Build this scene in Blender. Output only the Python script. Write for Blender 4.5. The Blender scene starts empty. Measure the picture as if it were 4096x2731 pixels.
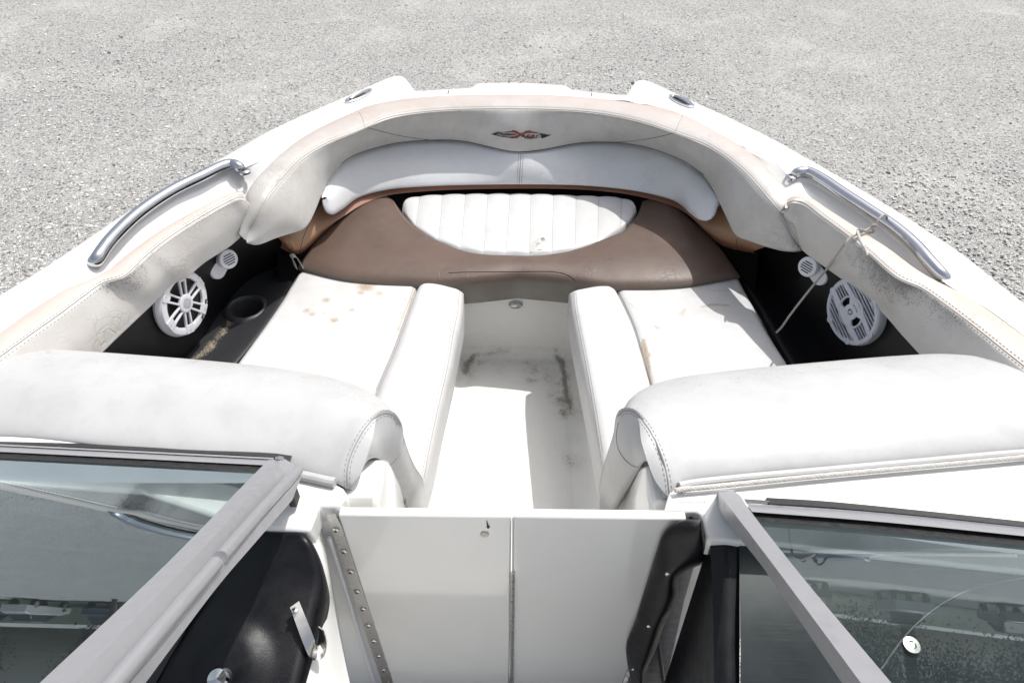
import bpy, bmesh, math, random
import numpy as np
from mathutils import Vector, Matrix
from mathutils.bvhtree import BVHTree
random.seed(7); np.random.seed(7)
sc = bpy.context.scene
COL = sc.collection

# ------------------------------------------------------------------ camera
FPX = 2560.0                      # focal length in pixels of the 4096 px wide photograph
_F = np.array([64., 2260., -FPX]); _F /= np.linalg.norm(_F)
_D = np.array([-35., -2900., -FPX]); _D -= _D.dot(_F) * _F; _D /= np.linalg.norm(_D)
_U = -_D; _R = np.cross(_F, _U)
MC = np.array([_R, _F, _U])       # camera axes -> world
CAM = np.array([0., 0., 2.6])
cd = bpy.data.cameras.new('camera'); cam = bpy.data.objects.new('camera', cd); COL.objects.link(cam)
cd.sensor_width = 36.0; cd.lens = FPX / 4096 * 36; cd.clip_start = 0.02; cd.clip_end = 2000
cam.matrix_world = Matrix([[*MC[0], CAM[0]], [*MC[1], CAM[1]], [*MC[2], CAM[2]], [0, 0, 0, 1]])
sc.camera = cam

# ------------------------------------------------------------------ light
SUN = Vector((.37, .33, 1.0)).normalized()
EL = math.asin(SUN.z); AZ = math.atan2(SUN.x, SUN.y)
w = bpy.data.worlds.new('World'); sc.world = w; w.use_nodes = True
wn = w.node_tree.nodes; wl = w.node_tree.links
bg = wn['Background']; sky = wn.new('ShaderNodeTexSky'); sky.sky_type = 'NISHITA'
sky.sun_disc = False; sky.sun_elevation = EL; sky.sun_rotation = AZ; sky.air_density = 1.0; sky.dust_density = 4.0; sky.ozone_density = .6
hs_ = wn.new('ShaderNodeHueSaturation'); hs_.inputs['Saturation'].default_value = .52; wl.new(sky.outputs[0], hs_.inputs['Color']); wl.new(hs_.outputs[0], bg.inputs[0]); bg.inputs[1].default_value = 0.15
sd = bpy.data.lights.new('sun', 'SUN'); sd.energy = 3.1; sd.angle = math.radians(0.55); sd.color = (1, .985, .955)
so = bpy.data.objects.new('sun', sd); COL.objects.link(so)
so.rotation_euler = SUN.to_track_quat('Z', 'Y').to_euler(); so.location = SUN * 30
sc.view_settings.view_transform = 'Standard'; sc.view_settings.look = 'None'
sc.view_settings.exposure = 0.20; sc.view_settings.gamma = 1.0; sc.view_settings.use_curve_mapping = False
sc.cycles.max_bounces = 8; sc.cycles.transparent_max_bounces = 12

# ------------------------------------------------------------------ geometry helpers
def ray(px, py):
    c = np.array([px - 2048., 1365.5 - py, -FPX]); v = MC @ c
    return v / np.linalg.norm(v)
def W(px, py, z):
    d = ray(px, py); return CAM + d * ((z - CAM[2]) / d[2])
def WY(px, py, y):
    d = ray(px, py); return CAM + d * (y / d[1])
def WP(px, py, P, n, h=0.0):
    d = ray(px, py); P = np.asarray(P) + np.asarray(n) * h
    return CAM + d * ((P - CAM).dot(n) / d.dot(n))
def L(pts, z=None):
    return np.array([W(p[0], p[1], p[2] if len(p) > 2 else z) for p in pts])
K = 1.7415
def D(pts, z=None):
    return np.array([W(p[0] * K, p[1] * K, p[2] if len(p) > 2 else z) for p in pts])

def crom(P, n_per=14):
    P = np.asarray(P, float)
    if len(P) < 3:
        t = np.linspace(0, 1, n_per * 2)[:, None]; return P[0] * (1 - t) + P[-1] * t
    Q = np.vstack([2 * P[0] - P[1], P, 2 * P[-1] - P[-2]]); out = []
    for i in range(len(P) - 1):
        p0, p1, p2, p3 = Q[i:i + 4]
        d01 = max(np.linalg.norm(p1 - p0), 1e-6) ** .5; d12 = max(np.linalg.norm(p2 - p1), 1e-6) ** .5; d23 = max(np.linalg.norm(p3 - p2), 1e-6) ** .5
        m1 = (p1 - p0) / d01 - (p2 - p0) / (d01 + d12) + (p2 - p1) / d12
        m2 = (p2 - p1) / d12 - (p3 - p1) / (d12 + d23) + (p3 - p2) / d23
        m1 = m1 * d12; m2 = m2 * d12
        for t in np.linspace(0, 1, n_per, endpoint=False):
            out.append((2 * t**3 - 3 * t**2 + 1) * p1 + (t**3 - 2 * t**2 + t) * m1 + (-2 * t**3 + 3 * t**2) * p2 + (t**3 - t**2) * m2)
    out.append(P[-1]); return np.array(out)
def resample(P, n, smooth=True):
    P = np.asarray(P, float)
    if smooth: P = crom(P)
    s = np.r_[0, np.cumsum(np.linalg.norm(np.diff(P, axis=0), axis=1))]
    t = np.linspace(0, s[-1], n)
    return np.stack([np.interp(t, s, P[:, k]) for k in range(P.shape[1])], 1)
def unit(v):
    return v / np.maximum(np.linalg.norm(v, axis=-1, keepdims=True), 1e-9)
def bulge(A, B, t, amt):
    M = A * (1 - t) + B * t
    T = np.gradient(M, axis=0); n = unit(np.cross(T, B - A))
    s = np.sign(((CAM - M) * n).sum(1)); s = np.median(s)
    return M + n * s * amt
def across(rows, sub):
    """Catmull-Rom across rows; rows: list of (N,3) arrays -> list"""
    R_ = np.array(rows); out = []
    if len(R_) == 2:
        return [R_[0] * (1 - t) + R_[1] * t for t in np.linspace(0, 1, sub + 1)]
    Q = np.concatenate([[2 * R_[0] - R_[1]], R_, [2 * R_[-1] - R_[-2]]])
    for i in range(len(R_) - 1):
        p0, p1, p2, p3 = Q[i:i + 4]
        for k in range(sub):
            t = k / sub
            out.append(.5 * ((2 * p1) + (-p0 + p2) * t + (2 * p0 - 5 * p1 + 4 * p2 - p3) * t * t + (-p0 + 3 * p1 - 3 * p2 + p3) * t**3))
    out.append(R_[-1]); return out

SURF = {}
def set_props(o, **k):
    for a, b in k.items():
        if b is not None: o[a] = b
def origin(parent):
    v = np.zeros(3)
    while parent is not None:
        v = v + np.array(parent.location); parent = parent.parent
    return v
def mesh(name, V, Fc, mat, parent=None, smooth=True, sharp=35, attrs=None, key=None, label=None, cat=None, group=None, kind=None, loc=None, solid=None, bevel=None):
    V = np.asarray(V, float)
    if key:
        SURF[key] = BVHTree.FromPolygons([Vector(v) for v in V], [list(f) for f in Fc])
    me = bpy.data.meshes.new(name)
    o = bpy.data.objects.new(name, me); COL.objects.link(o)
    if parent is not None: o.parent = parent; org = origin(parent)
    else:
        org = np.array(loc) if loc is not None else np.array([V[:, 0].mean(), V[:, 1].mean(), V[:, 2].min()])
        o.location = org
    me.from_pydata([tuple(v) for v in (V - org)], [], [list(f) for f in Fc])
    for nm, arr in (attrs or {}).items():
        at = me.attributes.new(nm, 'FLOAT', 'POINT'); at.data.foreach_set('value', np.asarray(arr, 'f'))
    if solid:
        bm = bmesh.new(); bm.from_mesh(me); bmesh.ops.recalc_face_normals(bm, faces=bm.faces)
        bmesh.ops.solidify(bm, geom=bm.faces[:], thickness=solid); bm.to_mesh(me); bm.free()
    me.validate(); me.materials.append(mat)
    if smooth:
        me.polygons.foreach_set('use_smooth', [True] * len(me.polygons)); me.set_sharp_from_angle(angle=math.radians(sharp))
    if bevel:
        md = o.modifiers.new('bevel', 'BEVEL'); md.width = bevel; md.segments = 2; md.limit_method = 'ANGLE'
    set_props(o, label=label, category=cat, group=group, kind=kind)
    return o
def grid_faces(nr, nc, closed=False):
    F_ = []
    for i in range(nr - 1):
        for j in range(nc - 1): F_.append((i * nc + j, i * nc + j + 1, (i + 1) * nc + j + 1, (i + 1) * nc + j))
        if closed: F_.append((i * nc + nc - 1, i * nc, (i + 1) * nc, (i + 1) * nc + nc - 1))
    return F_
def loft(name, groups, nu, sub, mat, parent=None, attr=None, fn=None, caps=True, **k):
    """groups: list of lists of polylines; each group smooth, groups share border rows (sharp there)."""
    V = []; F_ = []; A = []
    for gi, g in enumerate(groups):
        rows = across([resample(r, nu) if len(r) != nu else np.asarray(r) for r in g], sub)
        base = len(V)
        for i, r in enumerate(rows):
            for j, p in enumerate(r): V.append(p); A.append((gi, i / (len(rows) - 1), j / (nu - 1)))
        F_ += [tuple(base + q for q in f) for f in grid_faces(len(rows), nu)]
    V = np.array(V); A = np.array(A)
    if fn is not None: V = fn(V, A)
    at = None
    if attr: at = attr(V, A)
    return mesh(name, V, F_, mat, parent, attrs=at, **k)
def thing(name, label, cat, loc, group=None, kind=None):
    o = bpy.data.objects.new(name, None); COL.objects.link(o); o.location = tuple(loc); o.empty_display_size = .05
    set_props(o, label=label, category=cat, group=group, kind=kind); return o
def tube(path, r, n=8, close_ends=True):
    P = np.asarray(path, float); T = unit(np.gradient(P, axis=0))
    up = np.array([0, 0, 1.]) if abs(T[0][2]) < .9 else np.array([1., 0, 0])
    V = []; a = unit(np.cross(T[0], up))
    rr = r if hasattr(r, '__len__') else [r] * len(P)
    for i in range(len(P)):
        a = unit(a - T[i] * a.dot(T[i])); b = np.cross(T[i], a)
        for k in range(n):
            th = 2 * math.pi * k / n; V.append(P[i] + (a * math.cos(th) + b * math.sin(th)) * rr[i])
    F_ = grid_faces(len(P), n, True)
    if close_ends:
        F_.append(tuple(range(n))[::-1]); m = (len(P) - 1) * n; F_.append(tuple(m + i for i in range(n)))
    return V, F_
def merge(lst):
    V = []; F_ = []
    for v, f in lst:
        b = len(V); V += [np.asarray(q) for q in v]; F_ += [tuple(b + i for i in x) for x in f]
    return V, F_
def boxm(c, s, ax=None):
    ax = np.eye(3) if ax is None else np.asarray(ax)
    V = [np.asarray(c) + ax[0] * s[0] * x / 2 + ax[1] * s[1] * y / 2 + ax[2] * s[2] * z / 2 for x in (-1, 1) for y in (-1, 1) for z in (-1, 1)]
    return V, [(0, 1, 3, 2), (4, 6, 7, 5), (0, 4, 5, 1), (2, 3, 7, 6), (0, 2, 6, 4), (1, 5, 7, 3)]
def lathe(prof, fr, n=40, ang0=0, ang1=2 * math.pi):
    """prof: list (radius, height); fr(x,y,z)->world"""
    V = []; full = abs(ang1 - ang0 - 2 * math.pi) < 1e-6
    for r, h in prof:
        for k in range(n):
            th = ang0 + (ang1 - ang0) * k / (n if full else n - 1); V.append(fr(r * math.cos(th), r * math.sin(th), h))
    return V, grid_faces(len(prof), n, full)
def frame(c, n, up):
    n = unit(np.array(n, float)); u = np.array(up, float); u = unit(u - n * u.dot(n)); r = np.cross(u, n)
    return lambda x, y, z=0.: np.asarray(c) + r * x + u * y + n * z
def extrude(poly, z0, z1, fr):
    n = len(poly); V = [fr(x, y, z0) for x, y in poly] + [fr(x, y, z1) for x, y in poly]
    return V, [tuple(range(n))[::-1], tuple(range(n, 2 * n))] + [(i, (i + 1) % n, n + (i + 1) % n, n + i) for i in range(n)]

def cast(keys, px, py, off=.0012):
    best = None; d = Vector(ray(px, py)); c = Vector(CAM)
    for k in keys:
        h, nr, i, dist = SURF[k].ray_cast(c, d)
        if h is not None and (best is None or dist < best[2]): best = (h, nr, dist)
    if best is None: return None
    n = best[1]
    if n.dot(d) > 0: n = -n
    return np.array(best[0] + n * off)
def seam(parent, keys, px, mat, r=.0011, off=.0004, side=0, dash=None, name='seam', disp=False):
    P = crom(np.array(px, float) * (K if disp else 1), 10)
    s = np.r_[0, np.cumsum(np.linalg.norm(np.diff(P, axis=0), axis=1))]
    n = max(int(s[-1] / 9), 4); t = np.linspace(0, s[-1], n)
    P = np.stack([np.interp(t, s, P[:, 0]), np.interp(t, s, P[:, 1])], 1)
    if side:
        T = unit(np.gradient(P, axis=0)); P = P + np.stack([-T[:, 1], T[:, 0]], 1) * side
    H = [cast(keys, x, y, off) for x, y in P]; runs = []; cur = []
    for h in H:
        if h is None or (cur and np.linalg.norm(h - cur[-1]) > .05):
            if len(cur) > 2: runs.append(np.array(cur))
            cur = []
        if h is not None: cur.append(h)
    if len(cur) > 2: runs.append(np.array(cur))
    parts = []
    for q in runs:
        if dash:
            ln = np.linalg.norm(np.diff(q, axis=0), axis=1).sum(); m = max(int(ln / dash), 1); qq = resample(q, m * 4 + 1, False)
            for i in range(m): parts.append(tube(qq[i * 4:i * 4 + 3], r, 4))
        else: parts.append(tube(q, r, 5))
    if not parts: return None
    V, F_ = merge(parts)
    return mesh(name, V, F_, mat, parent)

def pillow(name, bot, top, mat, parent, nu=60, nv=40, edge=.03, thick=.1, crown=.012, ribs=None, attr=None, skirt_in=.0, key=None, zfn=None, **k):
    """closed cushion: two opposite border polylines; top surface bulges, edges roll over"""
    A = resample(bot, nu); B = resample(top, nu)
    tv = (1 - np.cos(np.linspace(0, math.pi, nv))) / 2 * .55 + np.linspace(0, 1, nv) * .45
    tu = (1 - np.cos(np.linspace(0, math.pi, nu))) / 2 * .5 + np.linspace(0, 1, nu) * .5
    iu = tu * (nu - 1); A = np.stack([np.interp(iu, range(nu), A[:, c]) for c in range(3)], 1); B = np.stack([np.interp(iu, range(nu), B[:, c]) for c in range(3)], 1)
    G = A[None] * (1 - tv[:, None, None]) + B[None] * tv[:, None, None]
    lv = np.linalg.norm(B - A, axis=1)[None, :]; du = np.linalg.norm(np.diff(G, axis=1), axis=2).sum(1)[:, None]
    dv = np.minimum(tv[:, None] * lv, (1 - tv[:, None]) * lv); dd = np.minimum(tu[None] * du, (1 - tu[None]) * du)
    def rl(d): x = np.clip(d / edge, 0, 1); return np.sqrt(np.maximum(1 - (1 - x) ** 2, 0))
    h = edge * .8 * (rl(dv) * rl(dd) - 1) + crown * (np.sin(math.pi * tv)[:, None] ** .6) * (np.sin(math.pi * tu)[None] ** .6)
    if ribs is not None: h = h + ribs(tu)[None] * rl(dv) * rl(dd)
    G = G.copy(); G[..., 2] += h
    if zfn is not None: G[..., 2] += zfn(G)
    c = G.mean((0, 1)); V = list(G.reshape(-1, 3)); F_ = grid_faces(nv, nu)
    ring = [j for j in range(nu)] + [i * nu + nu - 1 for i in range(1, nv)] + [(nv - 1) * nu + j for j in range(nu - 2, -1, -1)] + [i * nu for i in range(nv - 2, 0, -1)]
    prev = ring
    for q, (dz, ins) in enumerate(((thick * .15, -.002), (thick * .8, 0), (thick, .012))):
        b = len(V)
        for i in ring:
            p = G.reshape(-1, 3)[i].copy(); dirn = unit((c - p) * np.array([1, 1, 0])); p[2] -= dz; p += dirn * (ins + skirt_in * dz / thick); V.append(p)
        m = len(ring)
        F_ += [(prev[i], prev[(i + 1) % m], b + (i + 1) % m, b + i) for i in range(m)]; prev = [b + i for i in range(m)]
    V.append(np.array([c[0], c[1], c[2] - thick])); e = len(V) - 1
    F_ += [(prev[i], prev[(i + 1) % m], e) for i in range(m)]
    V = np.array(V)
    at = attr(V, None) if attr else None
    return mesh(name, V, F_, mat, parent, attrs=at, key=key, sharp=50, **k)
def blob(V, spots):
    a = np.zeros(len(V))
    for s in spots:
        a = np.maximum(a, s[3] * np.exp(-(((V[:, 0] - s[0]) ** 2 + (V[:, 1] - s[1]) ** 2) / (2 * s[2] ** 2))))
    return a
def dseg(V, pts):
    """distance of verts to a world polyline (xyz)"""
    P = np.asarray(pts); d = np.full(len(V), 9.)
    for a, b in zip(P[:-1], P[1:]):
        ab = b - a; t = np.clip(((V - a) @ ab) / max(ab @ ab, 1e-9), 0, 1); d = np.minimum(d, np.linalg.norm(V - a - t[:, None] * ab, axis=1))
    return d

# ------------------------------------------------------------------ materials
def new_mat(name):
    m = bpy.data.materials.new(name); m.use_nodes = True; nt = m.node_tree
    return m, nt.nodes, nt.links, nt.nodes['Principled BSDF']
def rgb(c): return (*c, 1)
def noise(N, Lk, scale, detail=4, rough=.55, vec=None, dist=0):
    n = N.new('ShaderNodeTexNoise'); n.inputs['Scale'].default_value = scale; n.inputs['Detail'].default_value = detail
    n.inputs['Roughness'].default_value = rough; n.inputs['Distortion'].default_value = dist
    if vec is not None: Lk.new(vec, n.inputs['Vector'])
    return n
def ramp(N, Lk, src, a, b, c0=0., c1=1.):
    r = N.new('ShaderNodeMapRange'); r.inputs[1].default_value = a; r.inputs[2].default_value = b; r.inputs[3].default_value = c0; r.inputs[4].default_value = c1
    Lk.new(src, r.inputs[0]); return r.outputs[0]
def mth(N, Lk, op, a, b=None):
    m = N.new('ShaderNodeMath'); m.operation = op
    for i, x in enumerate((a, b)):
        if x is None: continue
        if hasattr(x, 'links'): Lk.new(x, m.inputs[i])
        else: m.inputs[i].default_value = x
    return m.outputs[0]
def mix(N, Lk, fac, a, b, mode='MIX'):
    m = N.new('ShaderNodeMix'); m.data_type = 'RGBA'; m.blend_type = mode
    if hasattr(fac, 'links'): Lk.new(fac, m.inputs[0])
    else: m.inputs[0].default_value = fac
    for i, x in ((6, a), (7, b)):
        if hasattr(x, 'links'): Lk.new(x, m.inputs[i])
        else: m.inputs[i].default_value = rgb(x)
    return m.outputs[2]
def attr(N, name):
    a = N.new('ShaderNodeAttribute'); a.attribute_name = name; return a.outputs['Fac']
def vinyl(name, base, tint=None, grime=.12, grimecol=(.30, .27, .23), rough=.42, grain=.12, crease=.25, stain=(.36, .27, .17), mold=(.045, .045, .05)):
    m, N, Lk, B = new_mat(name)
    tc = N.new('ShaderNodeTexCoord').outputs['Object']
    n1 = noise(N, Lk, 5, 6, .6, tc, .4); n2 = noise(N, Lk, 26, 5, .6, tc); n3 = noise(N, Lk, 900, 2, .5, tc)
    col = mix(N, Lk, mth(N, Lk, 'MULTIPLY', ramp(N, Lk, n1.outputs[0], .42, .7), grime), base, grimecol)
    col = mix(N, Lk, mth(N, Lk, 'MULTIPLY', ramp(N, Lk, n2.outputs[0], .5, .75), grime * .6), col, grimecol)
    if tint is not None:
        tf = mth(N, Lk, 'MULTIPLY', attr(N, 'tint'), ramp(N, Lk, noise(N, Lk, 9, 4, .6, tc).outputs[0], .3, .7, .55, 1.25)); tf = mth(N, Lk, 'MINIMUM', tf, 1.)
        col = mix(N, Lk, tf, col, tint)
    # brown water stains and crumbs of dirt
    st = mth(N, Lk, 'MULTIPLY', attr(N, 'stain'), ramp(N, Lk, noise(N, Lk, 120, 6, .75, tc, .8).outputs[0], .3, .65, .25, 1.35))
    col = mix(N, Lk, ramp(N, Lk, mth(N, Lk, 'MULTIPLY', attr(N, 'stain'), ramp(N, Lk, noise(N, Lk, 34, 4, .6, tc).outputs[0], .3, .65, .2, 1.2)), .06, .5, 0, .45), col, (.42, .34, .24)); col = mix(N, Lk, ramp(N, Lk, st, .30, .85, 0, .85), col, stain)
    # mould specks along seams
    sp = noise(N, Lk, 330, 2, .5, tc); sp2 = noise(N, Lk, 30, 3, .6, tc)
    mo = mth(N, Lk, 'ADD', attr(N, 'mold'), mth(N, Lk, 'MULTIPLY', mth(N, Lk, 'SUBTRACT', sp2.outputs[0], .5), .8))
    mf = ramp(N, Lk, mth(N, Lk, 'ADD', mo, mth(N, Lk, 'MULTIPLY', mth(N, Lk, 'SUBTRACT', sp.outputs[0], .5), 2.2)), .45, .8, 0, .72)
    gate = ramp(N, Lk, attr(N, 'mold'), .02, .2); mf = mth(N, Lk, 'MAXIMUM', mf, ramp(N, Lk, mth(N, Lk, 'ADD', attr(N, 'mold'), mth(N, Lk, 'MULTIPLY', mth(N, Lk, 'SUBTRACT', sp2.outputs[0], .5), .5)), .25, 1.0, 0, .62))
    col = mix(N, Lk, mth(N, Lk, 'MULTIPLY', mf, gate), col, mold)
    Lk.new(col, B.inputs['Base Color']); B.inputs['Roughness'].default_value = rough; B.inputs['Specular IOR Level'].default_value = .45
    # leather grain and creases
    vo = N.new('ShaderNodeTexVoronoi'); vo.feature = 'DISTANCE_TO_EDGE'; vo.inputs['Scale'].default_value = 38
    wv = N.new('ShaderNodeMixRGB'); wv.inputs[0].default_value = .06; Lk.new(tc, wv.inputs[1]); Lk.new(noise(N, Lk, 11, 3, .6, tc).outputs['Color'], wv.inputs[2]); Lk.new(wv.outputs[0], vo.inputs['Vector'])
    cr = ramp(N, Lk, vo.outputs[0], 0, .05, 0, 1); cm = ramp(N, Lk, noise(N, Lk, 6, 2, .5, tc).outputs[0], .5, .68, 0, crease)
    hgt = mth(N, Lk, 'ADD', mth(N, Lk, 'MULTIPLY', n3.outputs[0], grain), mth(N, Lk, 'MULTIPLY', cr, cm))
    hgt = mth(N, Lk, 'ADD', hgt, mth(N, Lk, 'MULTIPLY', noise(N, Lk, 14, 3, .5, tc).outputs[0], 1.1))
    bp = N.new('ShaderNodeBump'); bp.inputs['Strength'].default_value = .5; bp.inputs['Distance'].default_value = .0022
    Lk.new(hgt, bp.inputs['Height']); Lk.new(bp.outputs[0], B.inputs['Normal'])
    return m
def plain(name, col, rough=.5, metal=0., coat=0., nz=None, bump=None, spec=.5):
    m, N, Lk, B = new_mat(name)
    B.inputs['Base Color'].default_value = rgb(col); B.inputs['Roughness'].default_value = rough; B.inputs['Metallic'].default_value = metal
    B.inputs['Coat Weight'].default_value = coat; B.inputs['Coat Roughness'].default_value = .05; B.inputs['Specular IOR Level'].default_value = spec
    tc = N.new('ShaderNodeTexCoord').outputs['Object']
    if nz:
        n = noise(N, Lk, nz[0], 5, .6, tc, .3); Lk.new(mix(N, Lk, ramp(N, Lk, n.outputs[0], .4, .75, 0, nz[2]), col, nz[1]), B.inputs['Base Color'])
        Lk.new(ramp(N, Lk, n.outputs[0], .3, .7, rough * .8, min(rough * 1.25, 1)), B.inputs['Roughness'])
    if bump:
        b = N.new('ShaderNodeBump'); b.inputs['Strength'].default_value = bump[1]; b.inputs['Distance'].default_value = bump[2]
        Lk.new(noise(N, Lk, bump[0], 3, .5, tc).outputs[0], b.inputs['Height']); Lk.new(b.outputs[0], B.inputs['Normal'])
    return m
M = {}
M['white'] = vinyl('seat_vinyl_white', (.60, .60, .595), grime=.2, crease=.25)
M['rear'] = vinyl('backrest_vinyl_white', (.49, .49, .485), grime=.45, grimecol=(.34, .335, .325), crease=.10)
M['beige'] = vinyl('pad_vinyl_beige', (.58, .56, .53), tint=(.60, .48, .41), grime=.34, grimecol=(.40, .36, .31), crease=.95)
M['bow'] = vinyl('bow_vinyl_grey', (.52, .51, .485), tint=(.47, .37, .325), grime=.45, grimecol=(.33, .29, .25), crease=1.0)
M['panel'] = vinyl('panel_vinyl_pale', (.66, .665, .665), grime=.2, grimecol=(.42, .42, .42), crease=.9)
M['brown'] = vinyl('seat_vinyl_brown', (.122, .080, .061), tint=(.185, .175, .15), grime=.8, grimecol=(.085, .058, .045), crease=.35, rough=.46)
M['tan'] = vinyl('trim_vinyl_tan', (.30, .14, .085), tint=(.38, .25, .15), grime=.35, grimecol=(.20, .09, .06), crease=.2)
M['thread'] = plain('thread_dark', (.05, .045, .04), .8)
M['thread_l'] = plain('thread_grey', (.30, .29, .275), .8)
M['gel'] = plain('gelcoat_white', (.80, .795, .765), .16, coat=.4, nz=(3, (.72, .71, .68), .25))
M['chrome'] = plain('polished_steel', (.60, .61, .63), .05, 1., nz=(60, (.48, .50, .54), .4), bump=(260, .06, .0006))
M['alu'] = plain('anodised_aluminium', (.45, .45, .465), .42, .6, nz=(40, (.37, .37, .385), .6), bump=(900, .06, .0004))
M['alu_dark'] = plain('worn_aluminium_and_jamb_shade', (.20, .20, .21), .42, .75, nz=(50, (.12, .12, .125), .6))
M['rubber'] = plain('black_rubber', (.012, .012, .013), .6, nz=(90, (.05, .045, .04), .5), bump=(300, .2, .001))
M['blackv'] = plain('black_vinyl', (.0035, .0037, .0055), .40, nz=(30, (.008, .008, .011), .5), spec=.30, bump=(380, .30, .0007))
M['liner'] = None
M['plast'] = plain('white_plastic', (.66, .66, .69), .38, nz=(60, (.55, .54, .52), .3))
M['plast_g'] = plain('grey_plastic', (.50, .52, .57), .42, nz=(60, (.42, .44, .48), .3))
M['cone'] = plain('speaker_cone_black', (.006, .006, .007), .55)
M['logo_red'] = plain('logo_rust_red', (.20, .045, .032), .6)
M['logo_black'] = plain('logo_black', (.015, .016, .022), .6)
M['logo_white'] = plain('logo_white', (.55, .54, .50), .6)
M['rope'] = plain('braided_rope', (.62, .60, .56), .8, nz=(200, (.40, .38, .34), .5))
M['cord'] = plain('grey_cord', (.42, .40, .36), .85, nz=(200, (.25, .23, .2), .5))
M['screw'] = plain('steel_screw', (.62, .60, .57), .25, 1.)
M['steel'] = plain('brushed_steel', (.55, .54, .52), .3, 1., nz=(80, (.42, .41, .40), .5))
M['dark'] = plain('dark_slot', (.004, .004, .004), .9, spec=.1)
M['ink'] = plain('dark_print', (.03, .03, .035), .6)
M['dash'] = plain('dash_black', (.009, .010, .011), .5, spec=.2, nz=(9, (.018, .019, .019), .4), bump=(500, .3, .0006))
M['cable'] = plain('black_cable', (.01, .01, .01), .4)
def liner_mat():
    m, N, Lk, B = new_mat('liner_black_vinyl'); tc = N.new('ShaderNodeTexCoord').outputs['Object']
    n = noise(N, Lk, 220, 3, .6, tc); n2 = noise(N, Lk, 28, 5, .65, tc, .5)
    s = mth(N, Lk, 'ADD', attr(N, 'stain'), mth(N, Lk, 'MULTIPLY', mth(N, Lk, 'SUBTRACT', n2.outputs[0], .5), 1.6))
    s = mth(N, Lk, 'ADD', s, mth(N, Lk, 'MULTIPLY', mth(N, Lk, 'SUBTRACT', n.outputs[0], .5), 1.4))
    f = mth(N, Lk, 'MULTIPLY', ramp(N, Lk, s, .50, .85, 0, .8), ramp(N, Lk, attr(N, 'stain'), .03, .3))
    dust = ramp(N, Lk, noise(N, Lk, 500, 1, .5, tc).outputs[0], .74, .80, 0, .35)
    Lk.new(mix(N, Lk, mth(N, Lk, 'MAXIMUM', f, dust), mix(N, Lk, attr(N, 'tray'), (.005, .0052, .006), (.026, .027, .030)), (.34, .29, .21)), B.inputs['Base Color'])
    B.inputs['Roughness'].default_value = .45; B.inputs['Specular IOR Level'].default_value = .26
    b = N.new('ShaderNodeBump'); b.inputs['Strength'].default_value = .35; b.inputs['Distance'].default_value = .001
    Lk.new(noise(N, Lk, 450, 2, .5, tc).outputs[0], b.inputs['Height']); Lk.new(b.outputs[0], B.inputs['Normal']); return m
M['liner'] = liner_mat()
def floor_mat():
    m, N, Lk, B = new_mat('sole_gelcoat'); tc = N.new('ShaderNodeTexCoord').outputs['Object']
    vo = N.new('ShaderNodeTexVoronoi'); vo.feature = 'F1'; vo.inputs['Scale'].default_value = 120; vo.inputs['Randomness'].default_value = .12; Lk.new(tc, vo.inputs['Vector'])
    hx = ramp(N, Lk, vo.outputs['Distance'], .25, .5); ns = attr(N, 'nonskid')
    n1 = noise(N, Lk, 16, 5, .7, tc, .4); n2 = noise(N, Lk, 230, 4, .7, tc)
    s = mth(N, Lk, 'ADD', attr(N, 'stain'), mth(N, Lk, 'MULTIPLY', mth(N, Lk, 'SUBTRACT', n1.outputs[0], .5), 1.7))
    s = mth(N, Lk, 'ADD', s, mth(N, Lk, 'MULTIPLY', mth(N, Lk, 'SUBTRACT', n2.outputs[0], .5), 1.7))
    s = mth(N, Lk, 'ADD', s, mth(N, Lk, 'MULTIPLY', mth(N, Lk, 'MULTIPLY', mth(N, Lk, 'SUBTRACT', hx, .5), ns), .22))
    f = mth(N, Lk, 'MULTIPLY', ramp(N, Lk, s, .56, 1.0, 0, .85), ramp(N, Lk, attr(N, 'stain'), .03, .3))
    flk = ramp(N, Lk, noise(N, Lk, 160, 1, .5, tc).outputs[0], .78, .81, 0, .7)
    col = mix(N, Lk, ramp(N, Lk, n1.outputs[0], .4, .8, 0, .2), (.77, .765, .74), (.62, .59, .53))
    col = mix(N, Lk, mth(N, Lk, 'MULTIPLY', ns, .14), col, (.5, .49, .47))
    col = mix(N, Lk, mth(N, Lk, 'MAXIMUM', f, flk), col, (.12, .10, .07))
    col = mix(N, Lk, ramp(N, Lk, mth(N, Lk, 'ADD', attr(N, 'stain'), mth(N, Lk, 'MULTIPLY', mth(N, Lk, 'SUBTRACT', n1.outputs[0], .5), .8)), .1, .9, 0, .38), col, (.36, .33, .27))
    Lk.new(col, B.inputs['Base Color']); B.inputs['Roughness'].default_value = .33
    b = N.new('ShaderNodeBump'); b.inputs['Strength'].default_value = .6; b.inputs['Distance'].default_value = .0012
    Lk.new(mth(N, Lk, 'MULTIPLY', hx, ns), b.inputs['Height']); Lk.new(b.outputs[0], B.inputs['Normal']); return m
M['sole'] = floor_mat()
def scratched():
    m, N, Lk, B = new_mat('scratched_dash'); tc = N.new('ShaderNodeTexCoord').outputs['Object']
    mp = N.new('ShaderNodeMapping'); mp.inputs['Scale'].default_value = (5, 120, 5); mp.inputs['Rotation'].default_value = (0, 0, .35); Lk.new(tc, mp.inputs[0])
    f = ramp(N, Lk, noise(N, Lk, 3, 6, .75, mp.outputs[0]).outputs[0], .45, .8, 0, .8); f2 = ramp(N, Lk, noise(N, Lk, 7, 5, .6, tc).outputs[0], .4, .75, 0, .6)
    Lk.new(mix(N, Lk, mth(N, Lk, 'MAXIMUM', f, f2), (.016, .019, .021), (.060, .068, .072)), B.inputs['Base Color']); B.inputs['Roughness'].default_value = .4; B.inputs['Specular IOR Level'].default_value = .35; return m
M['dash2'] = scratched()
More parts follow.
